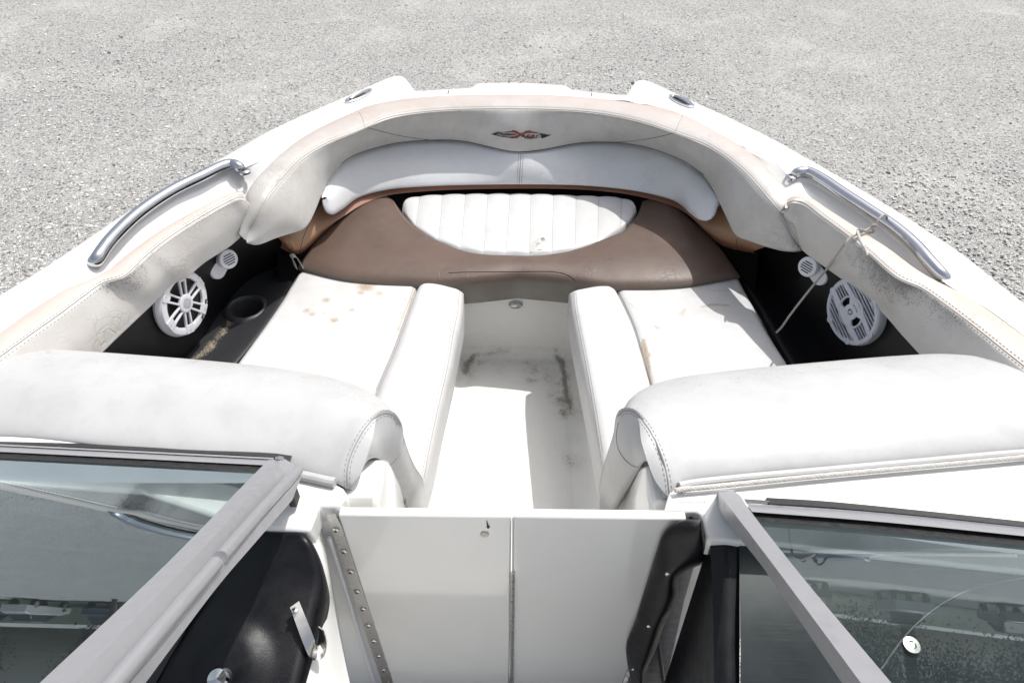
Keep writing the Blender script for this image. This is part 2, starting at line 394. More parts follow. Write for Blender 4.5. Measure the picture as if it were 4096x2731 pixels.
def glass_mat():
    m, N, Lk, B = new_mat('tinted_glass'); N.remove(B); out = N['Material Output']
    tr = N.new('ShaderNodeBsdfTransparent'); tr.inputs[0].default_value = (.90, .95, .945, 1)
    gl = N.new('ShaderNodeBsdfGlossy'); gl.inputs['Roughness'].default_value = .012; gl.inputs['Color'].default_value = (.80, .93, 1, 1)
    fr = N.new('ShaderNodeFresnel'); fr.inputs[0].default_value = 1.60
    df = N.new('ShaderNodeBsdfDiffuse'); df.inputs[0].default_value = (.55, .60, .60, 1)
    tc = N.new('ShaderNodeTexCoord').outputs['Object']
    mp = N.new('ShaderNodeMapping'); mp.inputs['Scale'].default_value = (3, 90, 20); mp.inputs['Rotation'].default_value = (0, 0, .15); Lk.new(tc, mp.inputs[0])
    sc_ = ramp(N, Lk, noise(N, Lk, 4, 5, .7, mp.outputs[0]).outputs[0], .52, .8, .002, .03)
    m1 = N.new('ShaderNodeMixShader'); Lk.new(mth(N, Lk, 'MINIMUM', mth(N, Lk, 'MULTIPLY', fr.outputs[0], 1.95), 1.), m1.inputs[0]); Lk.new(tr.outputs[0], m1.inputs[1]); Lk.new(gl.outputs[0], m1.inputs[2])
    m2 = N.new('ShaderNodeMixShader'); Lk.new(sc_, m2.inputs[0]); Lk.new(m1.outputs[0], m2.inputs[1]); Lk.new(df.outputs[0], m2.inputs[2])
    Lk.new(m2.outputs[0], out.inputs[0]); return m
M['glass'] = glass_mat()
gc, _N, _L, _B = new_mat('glass_body'); _N.remove(_B); _t = _N.new('ShaderNodeBsdfTransparent'); _t.inputs[0].default_value = (.98, 1, .995, 1); _L.new(_t.outputs[0], _N['Material Output'].inputs[0]); M['glass2'] = gc

# ------------------------------------------------------------------ ground
def gravel_mat():
    m, N, Lk, B = new_mat('gravel'); tc = N.new('ShaderNodeTexCoord').outputs['Object']
    def vor(scale, feat='F1'):
        v = N.new('ShaderNodeTexVoronoi'); v.feature = feat; v.inputs['Scale'].default_value = scale; Lk.new(wp, v.inputs['Vector']); return v
    wm = N.new('ShaderNodeMixRGB'); wm.inputs[0].default_value = .010; Lk.new(tc, wm.inputs[1]); Lk.new(noise(N, Lk, 40, 3, .6, tc).outputs['Color'], wm.inputs[2]); wp = wm.outputs[0]
    v1 = vor(58); v2 = vor(120); e1 = vor(58, 'DISTANCE_TO_EDGE'); e2 = vor(120, 'DISTANCE_TO_EDGE')
    big = noise(N, Lk, .9, 5, .62, tc, .5); mid = noise(N, Lk, 6, 4, .6, tc)
    sx = N.new('ShaderNodeSeparateColor'); Lk.new(v1.outputs['Color'], sx.inputs[0]); sy = N.new('ShaderNodeSeparateColor'); Lk.new(v2.outputs['Color'], sy.inputs[0])
    cr = N.new('ShaderNodeValToRGB'); Lk.new(sx.outputs[0], cr.inputs[0]); el = cr.color_ramp.elements
    el[0].position = 0; el[0].color = (.10, .10, .10, 1); el[1].position = 1; el[1].color = (.82, .815, .79, 1)
    for p, c in ((.12, (.24, .24, .235)), (.28, (.60, .592, .565)), (.58, (.72, .71, .68)), (.82, (.73, .70, .64))): q = el.new(p); q.color = rgb(c)
    cr2 = N.new('ShaderNodeValToRGB'); Lk.new(sy.outputs[1], cr2.inputs[0]); el = cr2.color_ramp.elements
    el[0].color = (.33, .325, .31, 1); el[1].color = (.78, .77, .74, 1)
    c12 = mix(N, Lk, ramp(N, Lk, sx.outputs[1], .45, .55), cr.outputs[0], cr2.outputs[0])
    gap = ramp(N, Lk, e1.outputs[0], 0, .08, .48, 1); gap2 = ramp(N, Lk, e2.outputs[0], 0, .09, .72, 1)
    gm = N.new('ShaderNodeCombineColor'); gg = mth(N, Lk, 'MULTIPLY', gap, gap2)
    for i in range(3): Lk.new(gg, gm.inputs[i])
    c12 = mix(N, Lk, 1., c12, gm.outputs[0], 'MULTIPLY')
    sandf = ramp(N, Lk, mth(N, Lk, 'ADD', big.outputs[0], mth(N, Lk, 'MULTIPLY', mid.outputs[0], .25)), .62, .98, 0, .6)
    fine = noise(N, Lk, 150, 3, .7, tc); sand = mix(N, Lk, fine.outputs[0], (.58, .565, .525), (.73, .71, .665))
    col = mix(N, Lk, sandf, c12, sand)
    col = mix(N, Lk, ramp(N, Lk, noise(N, Lk, 2.2, 4, .6, tc).outputs[0], .3, .7, .10, 0), col, (.30, .295, .29))
    Lk.new(col, B.inputs['Base Color']); B.inputs['Roughness'].default_value = .9
    hs = N.new('ShaderNodeMath'); hs.operation = 'ADD'; Lk.new(ramp(N, Lk, e1.outputs[0], 0, .22), hs.inputs[0]); Lk.new(mth(N, Lk, 'MULTIPLY', ramp(N, Lk, e2.outputs[0], 0, .2), .5), hs.inputs[1])
    h2 = mth(N, Lk, 'ADD', mth(N, Lk, 'MULTIPLY', hs.outputs[0], mth(N, Lk, 'SUBTRACT', 1.0, sandf)), mth(N, Lk, 'MULTIPLY', sx.outputs[2], .9))
    b = N.new('ShaderNodeBump'); b.inputs['Strength'].default_value = .95; b.inputs['Distance'].default_value = .007
    Lk.new(h2, b.inputs['Height']); Lk.new(b.outputs[0], B.inputs['Normal']); return m
M['gravel'] = gravel_mat()
g = 400
V = []; NG = 80
xs = np.sign(np.linspace(-1, 1, NG)) * np.abs(np.linspace(-1, 1, NG)) ** 3 * g
V = [(x, y + 4, .012 * math.sin(x * 1.1 + .5) * math.cos(y * .8) if abs(x) < 60 and abs(y) < 60 else 0) for y in xs for x in xs]
mesh('ground', V, grid_faces(NG, NG), M['gravel'], kind='structure', loc=(0, 0, 0), label='pale grey gravel lot with sandy worn patches')
# loose stones with real relief on the part of the lot nearest the boat
def stones():
    rng = np.random.RandomState(3)
    ico = np.array([(0, 0, 1)] + [(math.cos(a) * .85, math.sin(a) * .85, .35) for a in np.linspace(0, 2 * math.pi, 6)[:-1]] + [(math.cos(a + .5), math.sin(a + .5), -.4) for a in np.linspace(0, 2 * math.pi, 6)[:-1]])
    fc = [(0, 1 + i, 1 + (i + 1) % 5) for i in range(5)] + [(1 + i, 6 + i, 1 + (i + 1) % 5) for i in range(5)] + [(1 + (i + 1) % 5, 6 + i, 6 + (i + 1) % 5) for i in range(5)]
    VV = []; FF = []; n = 0; tone = []
    while n < 15000:
        px = rng.uniform(-150, 4250); py = rng.uniform(-60, 1300) ** 1.0
        p = W(px, py, 0.)
        if p[1] > 12: continue
        s = rng.uniform(.006, .0125) * (1.5 if rng.rand() < .05 else 1); a = rng.uniform(0, 6.28); q = ico * (1 + rng.uniform(-.28, .28, (11, 3)))
        q = q * [s * rng.uniform(1, 1.5), s, s * rng.uniform(.45, .8)]
        q = np.stack([q[:, 0] * math.cos(a) - q[:, 1] * math.sin(a), q[:, 0] * math.sin(a) + q[:, 1] * math.cos(a), q[:, 2]], 1) + p + [0, 0, s * .25]
        VV.append(q); FF += [tuple(n * 11 + i for i in f) for f in fc]; tone += [rng.rand()] * 11; n += 1
    m, N, Lk, B = new_mat('loose_stone'); cr = N.new('ShaderNodeValToRGB'); Lk.new(attr(N, 'tone'), cr.inputs[0]); el = cr.color_ramp.elements
    el[0].color = (.08, .08, .08, 1); el[1].color = (.80, .79, .76, 1)
    for p_, c in ((.05, (.3, .29, .28)), (.35, (.52, .51, .49)), (.6, (.62, .61, .58)), (.8, (.62, .56, .49))): q_ = el.new(p_); q_.color = rgb(c)
    Lk.new(cr.outputs[0], B.inputs['Base Color']); B.inputs['Roughness'].default_value = .85
    mesh('loose_stones', np.concatenate(VV), FF, m, kind='stuff', label='loose grey stones lying on the gravel lot', loc=(0, 0, 0), smooth=False, attrs={'tone': tone}, cat='gravel')
stones()

# ------------------------------------------------------------------ the boat
boat = thing('motorboat', 'white open-bow motorboat on the gravel lot, seen from its cockpit', 'boat', (0, 1.2, .5))
ZD = 1.70
st = [(-250,1335,-150,1350,-60,1480,0),(0,1175,60,1215,150,1290,0),(180,1065,240,1105,330,1150,0),(300,985,350,1040,450,1090,.2),(380,930,415,985,520,1050,1),
(505,845,500,910,660,945,1),(620,780,581,843,760,880,1),(760,700,697,771,850,830,1),(900,622,813,712,940,790,1),(1034,543,900,675,1015,750,.8),(1120,500,985,670,1060,700,.1),
(1230,450,1130,600,1170,640,0),(1366,392,1300,480,1366,510,0),(1480,340,1440,430,1480,480,0),(1563,306,1540,410,1560,450,0),(1585,302,1585,400,1590,430,0),(1600,303,1605,397,1610,420,0),(1619,311,1625,394,1640,415,0),
(1652,357,1655,392,1670,410,0),(1662,363,1670,390,1685,410,0),(1790,355,1790,385,1790,405,0),(1870,350,1875,382,1875,402,0),(1880,349,1885,381,1885,402,0),(1908,333,1912,380,1915,400,0),(1920,331,1925,380,1925,400,0),(2086,328,2086,378,2086,400,0),
(2255,339,2255,385,2255,402,0),(2265,341,2265,386,2265,404,0),(2287,356,2290,388,2290,405,0),(2300,358,2300,389,2300,405,0),(2365,366,2365,392,2365,405,0),(2500,379,2503,400,2500,430,0),(2511,378,2512,401,2508,432,0),(2541,330,2550,410,2545,440,0),(2556,321,2575,413,2560,445,0),
(2574,319,2600,418,2590,450,0),(2606,325,2640,428,2630,460,0),(2732,387,2740,470,2740,500,0),(2900,460,2850,530,2840,560,0),(3067,540,2972,585,2950,615,0),(3150,585,3098,641,3050,700,0),(3200,615,3137,690,3110,755,0),
(3260,648,3175,712,3170,790,.5),(3346,697,3240,712,3240,815,1),(3430,745,3320,758,3320,870,1),(3520,800,3420,822,3435,935,1),(3630,866,3540,905,3540,1010,1),(3740,940,3640,985,3640,1075,1),(3820,990,3715,1060,3720,1130,1),
(3900,1050,3790,1130,3800,1175,.25),(3960,1100,3870,1175,3870,1210,0),(4037,1161,3960,1230,3960,1270,0),(4150,1250,4110,1340,4100,1370,0),(4300,1370,4250,1450,4250,1500,0)]
def chaikin(P, n=2):
    P = np.array(P, float)
    for _ in range(n):
        Q = [P[0]]
        for a, b in zip(P[:-1], P[1:]): Q += [a * .75 + b * .25, a * .25 + b * .75]
        Q.append(P[-1]); P = np.array(Q)
    return P
S = chaikin(st, 2)
O = np.array([W(s[0], s[1], ZD) for s in S]); C = np.array([W(s[2], s[3], ZD + .004) for s in S]); rec = S[:, 6]
I = np.array([W(s[4], s[5], ZD - .026 - s[6] * (.030 if s[4] < 2048 else .004)) for s in S])
cen = np.array([0, 1.35, 0]); outw = unit((O - cen) * [1, .75, 0]); inw = unit((I - C) * [1, 1, 0])
Cw = C + inw * .010; Cw[:, 2] -= .006 + .004 * rec
rows = []
def down(P, out, dz): Q = P + outw * out; Q = Q.copy(); Q[:, 2] += dz; return Q
hull_rows = [down(O, -.85, -1.12), down(O, -.42, -.95), down(O, -.16, -.62), down(O, -.035, -.25), down(O, .008, -.05), down(O, .006, -.016)]
deck_g = [[down(O, .006, -.016), down(O, .001, -.004), down(O, -.008, 0)], [down(O, -.008, 0), (O * .5 + C * .5) + [0, 0, .004], C - inw * .006, C, Cw], [Cw, Cw * .5 + I * .5 + [0, 0, -.002], I], [I, I + inw * .03 + [0, 0, -.03], I + inw * .05 + [0, 0, -.10]]]
nuD = len(O)
loft('hull_side', [hull_rows], nuD, 4, M['gel'], boat, sharp=60)
loft('deck', deck_g, nuD, 3, M['gel'], boat, sharp=55, key='deck')
# seams of the bow platform
for a, b in (((1797, 350), (1789, 392)), ((2364, 362), (2366, 398))):
    seam(boat, ['deck'], [a, ((a[0] + b[0]) / 2, (a[1] + b[1]) / 2), b], M['ink'], r=.0022, off=.0, name='deck_seam')

# grab handles
def handle(px, zs, end_px, rr):
    P = crom(np.array([W(p[0], p[1], z) for p, z in zip(px, zs)]), 12)
    V, F_ = tube(P, [rr * min(1, .72 + i / len(P) * 3.2) for i in range(len(P))], 18)
    h = mesh('grab_handle', V, F_, M['chrome'], boat, sharp=60)
    e = W(*end_px, ZD + .004); fr = frame(e, (0, 0, 1), (0, 1, 0))
    V, F_ = lathe([(.018, -.004), (.018, .001), (.015, .004), (.009, .006)], fr, 28); mesh('mount_flange', V, F_, M['chrome'], h)
    return h
lh = [(975,690),(955,668),(925,657),(883,668),(813,702),(697,758),(581,832),(500,900),(430,975),(385,1040),(365,1065)]
handle(lh, [ZD - .005, ZD + .015, ZD + .019, ZD + .021, ZD + .021, ZD + .021, ZD + .021, ZD + .019, ZD + .015, ZD + .004, ZD - .03], (978,686), .0163)
rh = [(3168,712),(3190,692),(3228,688),(3282,714),(3369,772),(3485,848),(3573,907),(3660,982),(3718,1048),(3768,1104),(3785,1128)]
handle(rh, [ZD - .005, ZD + .015, ZD + .019, ZD + .021, ZD + .021, ZD + .021, ZD + .021, ZD + .019, ZD + .015, ZD + .004, ZD - .03], (3166,708), .0163)

# cleats
def cleat(c, d):
    p = W(*c, ZD + .009); q = W(c[0] + d[0], c[1] + d[1], ZD + .009); ax = unit(q - p); ln = np.linalg.norm(q - p)
    fr = frame(p, (0, 0, 1), ax)
    def ov(s, z): return [fr(s * .024 * math.cos(t), s * ln * math.sin(t) * 1.0, z) for t in np.linspace(0, 2 * math.pi, 36, endpoint=False)]
    prof = [(1.0, -.002), (1.0, .003), (.9, .005), (.8, .0035), (.72, .0015)]
    V = sum([ov(a, b) for a, b in prof], []); cl = mesh('cleat', V, grid_faces(len(prof), 36, True), M['chrome'], boat)
    V = ov(.72, .0012); mesh('cleat_recess', V, [tuple(range(36))], M['alu_dark'], cl)
    V, F_ = tube([fr(0, -ln * .62, .004), fr(0, -ln * .3, .008), fr(0, ln * .3, .008), fr(0, ln * .62, .004)], .0055, 10); mesh('cleat_bar', V, F_, M['chrome'], cl)
cleat((1435, 384), (50, -26)); cleat((2726, 405), (48, 25))

# inner black side liners
def liner(pts_top, pts_mid, pts_bot, crease_at, nm, stain_line):
    g1 = [resample(pts_top, 70), resample(pts_mid, 70)]; g2 = [resample(pts_mid, 70), resample(pts_bot, 70)]
    def at(V, A):
        d = dseg(V, stain_line) if stain_line is not None else np.full(len(V), 9.)
        return {'stain': np.exp(-(d / .018) ** 2) * .62 + np.exp(-(d / .05) ** 2) * .22}
    return g1, g2, at
# left: wall from under the coaming pad to the crease, then tray down to the seat
Ltop = L([(230,1560,1.63),(407,1405,1.63),(581,1240,1.63),(744,1105,1.63),(930,970,1.63),(1015,900,1.63),(1250,780,1.63)])
Ltop += unit((Ltop - [0, 1.2, 0]) * [1, .2, 0]) * .055
Lmid = L([(560,1600,1.365),(640,1500,1.365),(730,1440,1.365),(815,1345,1.365),(888,1240,1.365),(990,1125,1.365),(1125,1055,1.365),(1190,1010,1.365)])
Lbot = L([(800,1620,1.372),(880,1500,1.372),(940,1440,1.372),(1060,1290,1.372),(1130,1180,1.372),(1165,1100,1.372),(1175,1060,1.372),(1200,1020,1.40)])
Lend = Lbot + [.012, 0, -.02]
cupc = W(985, 1232, 1.368)
stl = L([(775,1440,1.37),(870,1345,1.37),(920,1270,1.37),(945,1215,1.37)])
stl2 = L([(1110,1080,1.37),(1150,1060,1.37)])
wall = loft('side_liner', [[Ltop, bulge(resample(Ltop, 70), resample(Lmid, 70), .5, .004), Lmid], [Lmid, Lmid * .55 + Lbot * .45 + [0, 0, -.006], Lbot, Lend]], 70, 10, M['liner'], boat, key='linL', sharp=70,
     attr=lambda V, A: {'tray': (A[:, 0] == 1) * 1., 'stain': np.maximum(np.exp(-(dseg(V, stl) / .016) ** 2) * .62 + np.exp(-(dseg(V, stl) / .045) ** 2) * .2, np.exp(-(dseg(V, stl2) / .02) ** 2) * .5)})
me = wall.data; bm = bmesh.new(); bm.from_mesh(me); cl_ = Vector(cupc - origin(boat))
bmesh.ops.delete(bm, geom=[f for f in bm.faces if (f.calc_center_median() - cl_).xy.length < .050 and f.calc_center_median().z < cl_.z + .04], context='FACES'); bm.to_mesh(me); bm.free()
fr = frame(cupc + [0, 0, .002], (.06, -.02, 1), (0, 1, 0))
V, F_ = lathe([(.074, -.022), (.063, .001), (.056, .004), (.052, .0045), (.049, .001), (.046, -.01), (.044, -.07), (.0, -.071)], fr, 48)
mesh('cup_holder', V, F_, plain('cup_holder_grey', (.030, .031, .034), .45, nz=(90, (.07, .06, .05), .4)), boat, sharp=50)
Rtop = L([(2870,780,1.63),(3130,890,1.63),(3212,1000,1.63),(3311,1075,1.63),(3427,1157,1.63),(3532,1250,1.63),(3613,1343,1.63),(3683,1421,1.63),(3830,1580,1.63)])
Rtop += unit((Rtop - [0, 1.2, 0]) * [1, .2, 0]) * .055
Rmid = L([(2960,1010,1.365),(3020,1050,1.365),(3080,1120,1.365),(3150,1220,1.365),(3240,1320,1.365),(3340,1440,1.365),(3430,1550,1.365),(3500,1640,1.365)])
Rbot = L([(2935,1020,1.40),(2950,1080,1.372),(2990,1140,1.372),(3050,1230,1.372),(3110,1340,1.372),(3170,1440,1.372),(3240,1540,1.372),(3300,1640,1.372)])
loft('side_liner', [[Rtop, bulge(resample(Rtop, 70), resample(Rmid, 70), .5, .004), Rmid], [Rmid, Rmid * .55 + resample(Rbot, 8) * .45 + [0, 0, -.006], Rbot, Rbot + [-.012, 0, -.02]]], 70, 8, M['liner'], boat, key='linR', sharp=70, attr=lambda V, A: {'stain': V[:, 0] * 0})

# sole (aisle floor) with seat bases and front wall as one moulded liner
ZF = 1.02; YW = 1.725
def sole():
    prof = [(-.255, 1.33), (-.245, 1.12), (-.236, 1.06), (-.222, 1.033), (-.198, 1.021)] + [(x, 1.02) for x in np.linspace(-.18, .18, 120)] + [(.198, 1.021), (.222, 1.033), (.236, 1.06), (.245, 1.12), (.255, 1.33)]
    ys = list(np.linspace(.60, 1.688, 300)) ; V = []
    for y in ys:
        for x, z in prof: V.append((x, y, z))
    for t in np.linspace(0, 1, 9)[1:]:     # fillet up the front wall
        yy = 1.688 + .032 * math.sin(t * math.pi / 2); zz = .032 * (1 - math.cos(t * math.pi / 2))
        for x, z in prof: V.append((x * (1 - .02 * t), yy, max(z, ZF + zz)))
    for t in np.linspace(0, 1, 14)[1:]:
        for x, z in prof: V.append((x * .98, 1.72 + .012 * t, max(z, ZF + .032 + (1.30 - ZF - .032) * t)))
    V = np.array(V); nc = len(prof)
    inner = np.clip((.175 - np.abs(V[:, 0])) / .006, 0, 1) * np.clip((1.690 - V[:, 1]) / .006, 0, 1) * (V[:, 2] < 1.03)
    bl = L([(1862,1490),(1872,1450),(1900,1420),(2000,1414),(2110,1414),(2208,1416),(2245,1445),(2258,1500),(2266,1581),(2292,1650)], 1.02)
    d = dseg(V, bl); s = np.exp(-(d / .010) ** 2) * .62 + np.exp(-(d / .06) ** 2) * .44
    s = np.maximum(s, blob(V, [(*W(x, y, 1.02)[:2], r_, a_) for x, y, r_, a_ in ((2250,1600,.028,.66),(2258,1655,.024,.60),(1975,1455,.010,.55),(2150,1480,.045,.46),(2210,1500,.05,.5),(2130,1520,.02,.55),(1920,1440,.03,.42), (2000,1470,.03,.40), (2100,1450,.04,.44), (2240,1530,.04,.5),(2230,1560,.035,.5),(2300,1850,.03,.40),(2290,1750,.025,.36),(2040,1440,.04,.42))]))
    s = s * (V[:, 2] < 1.06)
    mesh('sole', V, grid_faces(len(V) // nc, nc), M['sole'], boat, attrs={'stain': s, 'nonskid': inner}, sharp=60, key='sole')
sole()
# courtesy light on the front wall
c = cast(['sole'], 2063, 1217, .001); fr = frame(c, (0, -1, .12), (0, 0, 1))
V, F_ = lathe([(1, 0), (1, .006), (.86, .010), (.80, .008)], lambda x, y, z: fr(x * .024, y * .0145, z), 36); lt = mesh('courtesy_light', V, F_, M['chrome'], boat)
V, F_ = lathe([(.80, .008), (.5, .0125), (.0, .014)], lambda x, y, z: fr(x * .024, y * .0145, z), 30); mesh('light_lens', V, F_, M['steel'], lt)

# pedestals (white moulding under the aft backrests)
for s in (-1, 1):
    if s < 0: top = [(1272,1990),(1388,1975),(1470,1870),(1500,1838),(1535,1850),(1600,1960),(1640,2030),(1655,2075)]
    else: top = [(2900,1990),(2655,2040),(2640,1960),(2600,1880),(2575,1862),(2545,1880),(2480,1970),(2430,2040)]
    P = [W(p[0], p[1], z) for p, z in zip(top, (1.69, 1.685, 1.67, 1.66, 1.62, 1.52, 1.46, 1.40))]
    # cover: a moulded block from the deck down to the sole
    xi = .232 * s; xo = .50 * s
    V = []; prof = [(.845, 1.02), (.845, 1.36), (.79, 1.50), (.745, 1.64), (.72, 1.672), (.64, 1.678), (.63, 1.66), (.627, 1.02)]
    for x in (xo, xi + .03 * s, xi + .006 * s, xi): 
        for y, z in prof: V.append((x, y, z - (.02 if x == xi and z > 1.3 else 0)))
    n = len(prof); F_ = grid_faces(4, n) + [tuple(3 * n + i for i in range(n))]
    mesh('seat_pedestal', V, F_, M['gel'], boat, sharp=40, bevel=.006)

# console decks, left and right of the walkway
def slab(name, poly, z, thick, mat, parent, zf=None, bevel=.006, **k):
    P = [W(p[0], p[1], (p[2] if len(p) > 2 else z)) for p in poly]; n = len(P)
    V = P + [p - np.array([0, 0, thick]) for p in P]
    return mesh(name, V, [tuple(range(n)), tuple(range(n, 2 * n))[::-1]] + [(i, n + i, n + (i + 1) % n, (i + 1) % n) for i in range(n)], mat, parent, sharp=40, bevel=bevel, **k)
slab('console_deck', [(-420,1740),(0,1700),(700,1790),(1150,1868),(1330,1925),(1372,1948),(1392,1980),(1350,2026),(1274,2020),(1262,2060),(1238,2122),(1000,2108),(560,1965),(0,1925),(-420,1925)], 1.70, .05, M['gel'], boat)
slab('console_deck', [(4350,1730),(3600,1800),(2760,1880),(2690,1950),(2676,1972),(2655,2045),(2700,2046),(2785,2046),(2808,2060),(2822,2138),(2838,2153),(2965,2168),(3108,2172),(3508,2222),(4096,2284),(4400,2310)], 1.70, .05, M['gel'], boat, key='cdR')
seam(boat, ['cdR'], [(2702, 2005), (2740, 2008), (2780, 2006), (2826, 2008)], M['thread_l'], r=.0022, off=-.001, dash=.004, name='scuff_mark')
V, F_ = boxm((0, 0, 0), (1, 1, 1))
# scratched mark on the right deck
# bulkhead around the door (jambs)
YB = .60
def yquad(name, pts, y, mat, parent, thick=.02, bevel=.003, **k):
    P = [WY(p[0], p[1], y) for p in pts]; n = len(P); V = P + [p + np.array([0, thick, 0]) for p in P]
    return mesh(name, V, [tuple(range(n)), tuple(range(n, 2 * n))[::-1]] + [(i, n + i, n + (i + 1) % n, (i + 1) % n) for i in range(n)], mat, parent, sharp=40, bevel=bevel, **k)
yquad('door_jamb', [(1268,2030),(1345,2034),(1600,2850),(1418,2850)], YB + .004, M['gel'], boat)
yquad('door_jamb', [(2756,2062),(2830,2090),(2740,2400),(2640,2850),(2480,2850)], YB + .006, M['alu_dark'], boat)  # right jamb's dark colour paints in the shade lying on it
# white inner side of the left console
A0 = L([(1262,2040,1.665),(1238,2124,1.665),(1262,2200,1.66),(1294,2316,1.64),(1262,2480,1.625),(1203,2731,1.61),(1150,2900,1.60)])
B0 = L([(1276,2040,1.655),(1290,2130,1.62),(1303,2189,1.60),(1325,2330,1.565),(1345,2468,1.53),(1400,2731,1.48),(1440,2900,1.46)])
Bz = np.array([p + (p - CAM) * .12 + [-.06, 0, -.10] for p in B0])
loft('console_side', [[A0, A0 * .5 + B0 * .5 + [.004, 0, .004], B0], [B0, Bz]], 40, 6, M['gel'], boat)
# cockpit floor, out of view; made pale to bounce sunlight onto the door
V, F_ = boxm((0, -.9, .93), (1.5, 2.9, .04)); mesh('cockpit_floor', V, F_, plain('cockpit_carpet', (.62, .60, .56), .9, nz=(60, (.5, .48, .45), .5)), boat)
M['gloss'] = plain('door_gelcoat', (.84, .83, .79), .12, coat=1., nz=(6, (.76, .74, .70), .35))
for s in (-1, 1):
    V = [(s * .26, .98, 1.20), (s * .95, .90, 1.20), (s * .86, 1.5, 1.20), (s * .60, 2.02, 1.20), (0 if s > 0 else 0, 2.15, 1.20), (s * .0, 1.76, 1.20), (s * .26, 1.74, 1.20)]
    V += [(a, b, c - .02) for a, b, c in V]; mesh('gap_shade_sheet', V, [tuple(range(7)), tuple(range(7, 14))[::-1]] + [(i, 7 + i, 7 + (i + 1) % 7, (i + 1) % 7) for i in range(7)], M['dark'], boat, smooth=False)  # added near-black sheet paints shade into gaps that showed the white hull

# walk-through door
door_L = [(1350,2061),(2046,2067),(2036,2900),(1622,2900)]; door_R = [(2053,2067),(2748,2075),(2428,2900),(2043,2900)]
door = None
for q in (door_L, door_R):
    d_ = yquad('door_leaf', q, YB - .006, M['gloss'], boat, thick=.018, bevel=.004, label=None)
    if door is None:
        door = d_; fr = frame(WY(1938, 2136, YB - .0068), (0, -1, 0), (0, 0, 1)); V, F_ = lathe([(.0075, 0), (.007, .0015), (.004, .002), (0, .002)], fr, 20); mesh('hole_plug', V, F_, plain('yellowed_plastic', (.60, .56, .46), .4), door)
        V, F_ = tube([WY(1947, 2082, YB - .0066), WY(1950, 2098, YB - .0066), WY(1953, 2107, YB - .0066)], [.0006, .0012, .003], 6); mesh('grease_drip', V, F_, M['ink'], door)
# centre piano hinge of the door
ring = []
Pt = WY(2050, 2290, YB - .009); Pb = WY(2046, 2900, YB - .009)
n = 30
for i in range(n):
    a = Pt * (1 - i / n) + Pb * (i / n); b = Pt * (1 - (i + .93) / n) + Pb * ((i + .93) / n); ring.append(tube([a, b], .0042, 8))
V, F_ = merge(ring); mesh('piano_hinge', V, F_, M['steel'], door)
V, F_ = tube([WY(2051, 2066, YB - .0055), WY(2050, 2285, YB - .0055)], .0012, 5); mesh('gap_light', V, F_, M['gel'], door)  # white bead stands in for sunlight showing through between the leaves
# side hinge strip with screws
hp = yquad('side_hinge', [(1306,2060),(1342,2060),(1364,2100),(1605,2830),(1562,2830)], YB - .008, M['steel'], boat, thick=.003, bevel=None)
V, F_ = tube([WY(1318,2150,YB-.009), WY(1530,2830,YB-.009)], .004, 10); mesh('hinge_barrel', V, F_, M['plast'], hp)
scr = [(1343,2118),(1375,2204),(1402,2285),(1428,2364),(1452,2434),(1473,2500),(1496,2562),(1516,2622),(1535,2678),(1553,2732)]
def screw(p, n, r, parent, mat='screw'):
    fr = frame(p, n, (0, 0, 1) if abs(n[2]) < .9 else (0, 1, 0))
    V, F_ = lathe([(r, 0), (r * .96, r * .25), (r * .6, r * .45), (0.0, r * .5)], fr, 16); s = mesh('screw', V, F_, M[mat], parent)
    V, F_ = merge([boxm(fr(0, 0, r * .47), (r * 1.1, r * .22, r * .12), np.array([fr(1, 0, 0) - fr(0, 0, 0), fr(0, 1, 0) - fr(0, 0, 0), fr(0, 0, 1) - fr(0, 0, 0)])), boxm(fr(0, 0, r * .47), (r * .22, r * 1.1, r * .13), np.array([fr(1, 0, 0) - fr(0, 0, 0), fr(0, 1, 0) - fr(0, 0, 0), fr(0, 0, 1) - fr(0, 0, 0)]))])
    mesh('screw_slot', V, F_, M['dark'], s) if parent is None or parent.parent is None else merge_slot(s, V, F_)
def merge_slot(s, V, F_):
    me = s.data; org = origin(s); b = len(me.vertices)
    bm = bmesh.new(); bm.from_mesh(me); vs = [bm.verts.new(tuple(np.asarray(v) - org)) for v in V]
    fs = [bm.faces.new([vs[i] for i in f]) for f in F_]
    for f in fs: f.material_index = 1
    me.materials.append(M['dark']); bm.to_mesh(me); bm.free()
for p in scr: screw(WY(p[0], p[1], YB - .0085), (0, -1, 0), .0062, hp)

# left console: black moulded lid, latch hook
def zb(G):
    out = np.zeros(G.shape[:2])
    for (x, y, z, r, h) in bumpsL:
        c_ = W(x, y, z); d = np.hypot(G[..., 0] - c_[0], G[..., 1] - c_[1]); out += h * np.exp(-(d / r) ** 4)
    a = W(1130, 2240, 1.66); b = W(870, 2420, 1.64); ab = b - a
    d = np.abs((G[..., 0] - a[0]) * ab[1] - (G[..., 1] - a[1]) * ab[0]) / np.hypot(ab[0], ab[1])
    return out + .012 / (1 + np.exp((((G[..., 0] - a[0]) * ab[1] - (G[..., 1] - a[1]) * ab[0]) / np.hypot(ab[0], ab[1])) / .008)) - .006
bumpsL = [(930, 2650, 1.64, .045, .011)]
lid = pillow('console_lid', L([(850,2092,1.70),(780,2250,1.69),(650,2450,1.66),(520,2700,1.63),(420,2950,1.60)]), L([(1200,2110,1.70),(1240,2155,1.695),(1294,2316,1.655),(1264,2480,1.635),(1205,2731,1.615),(1150,2930,1.60)]), M['blackv'], boat, nu=90, nv=70, edge=.016, thick=.06, crown=.003, zfn=zb, key='lid')
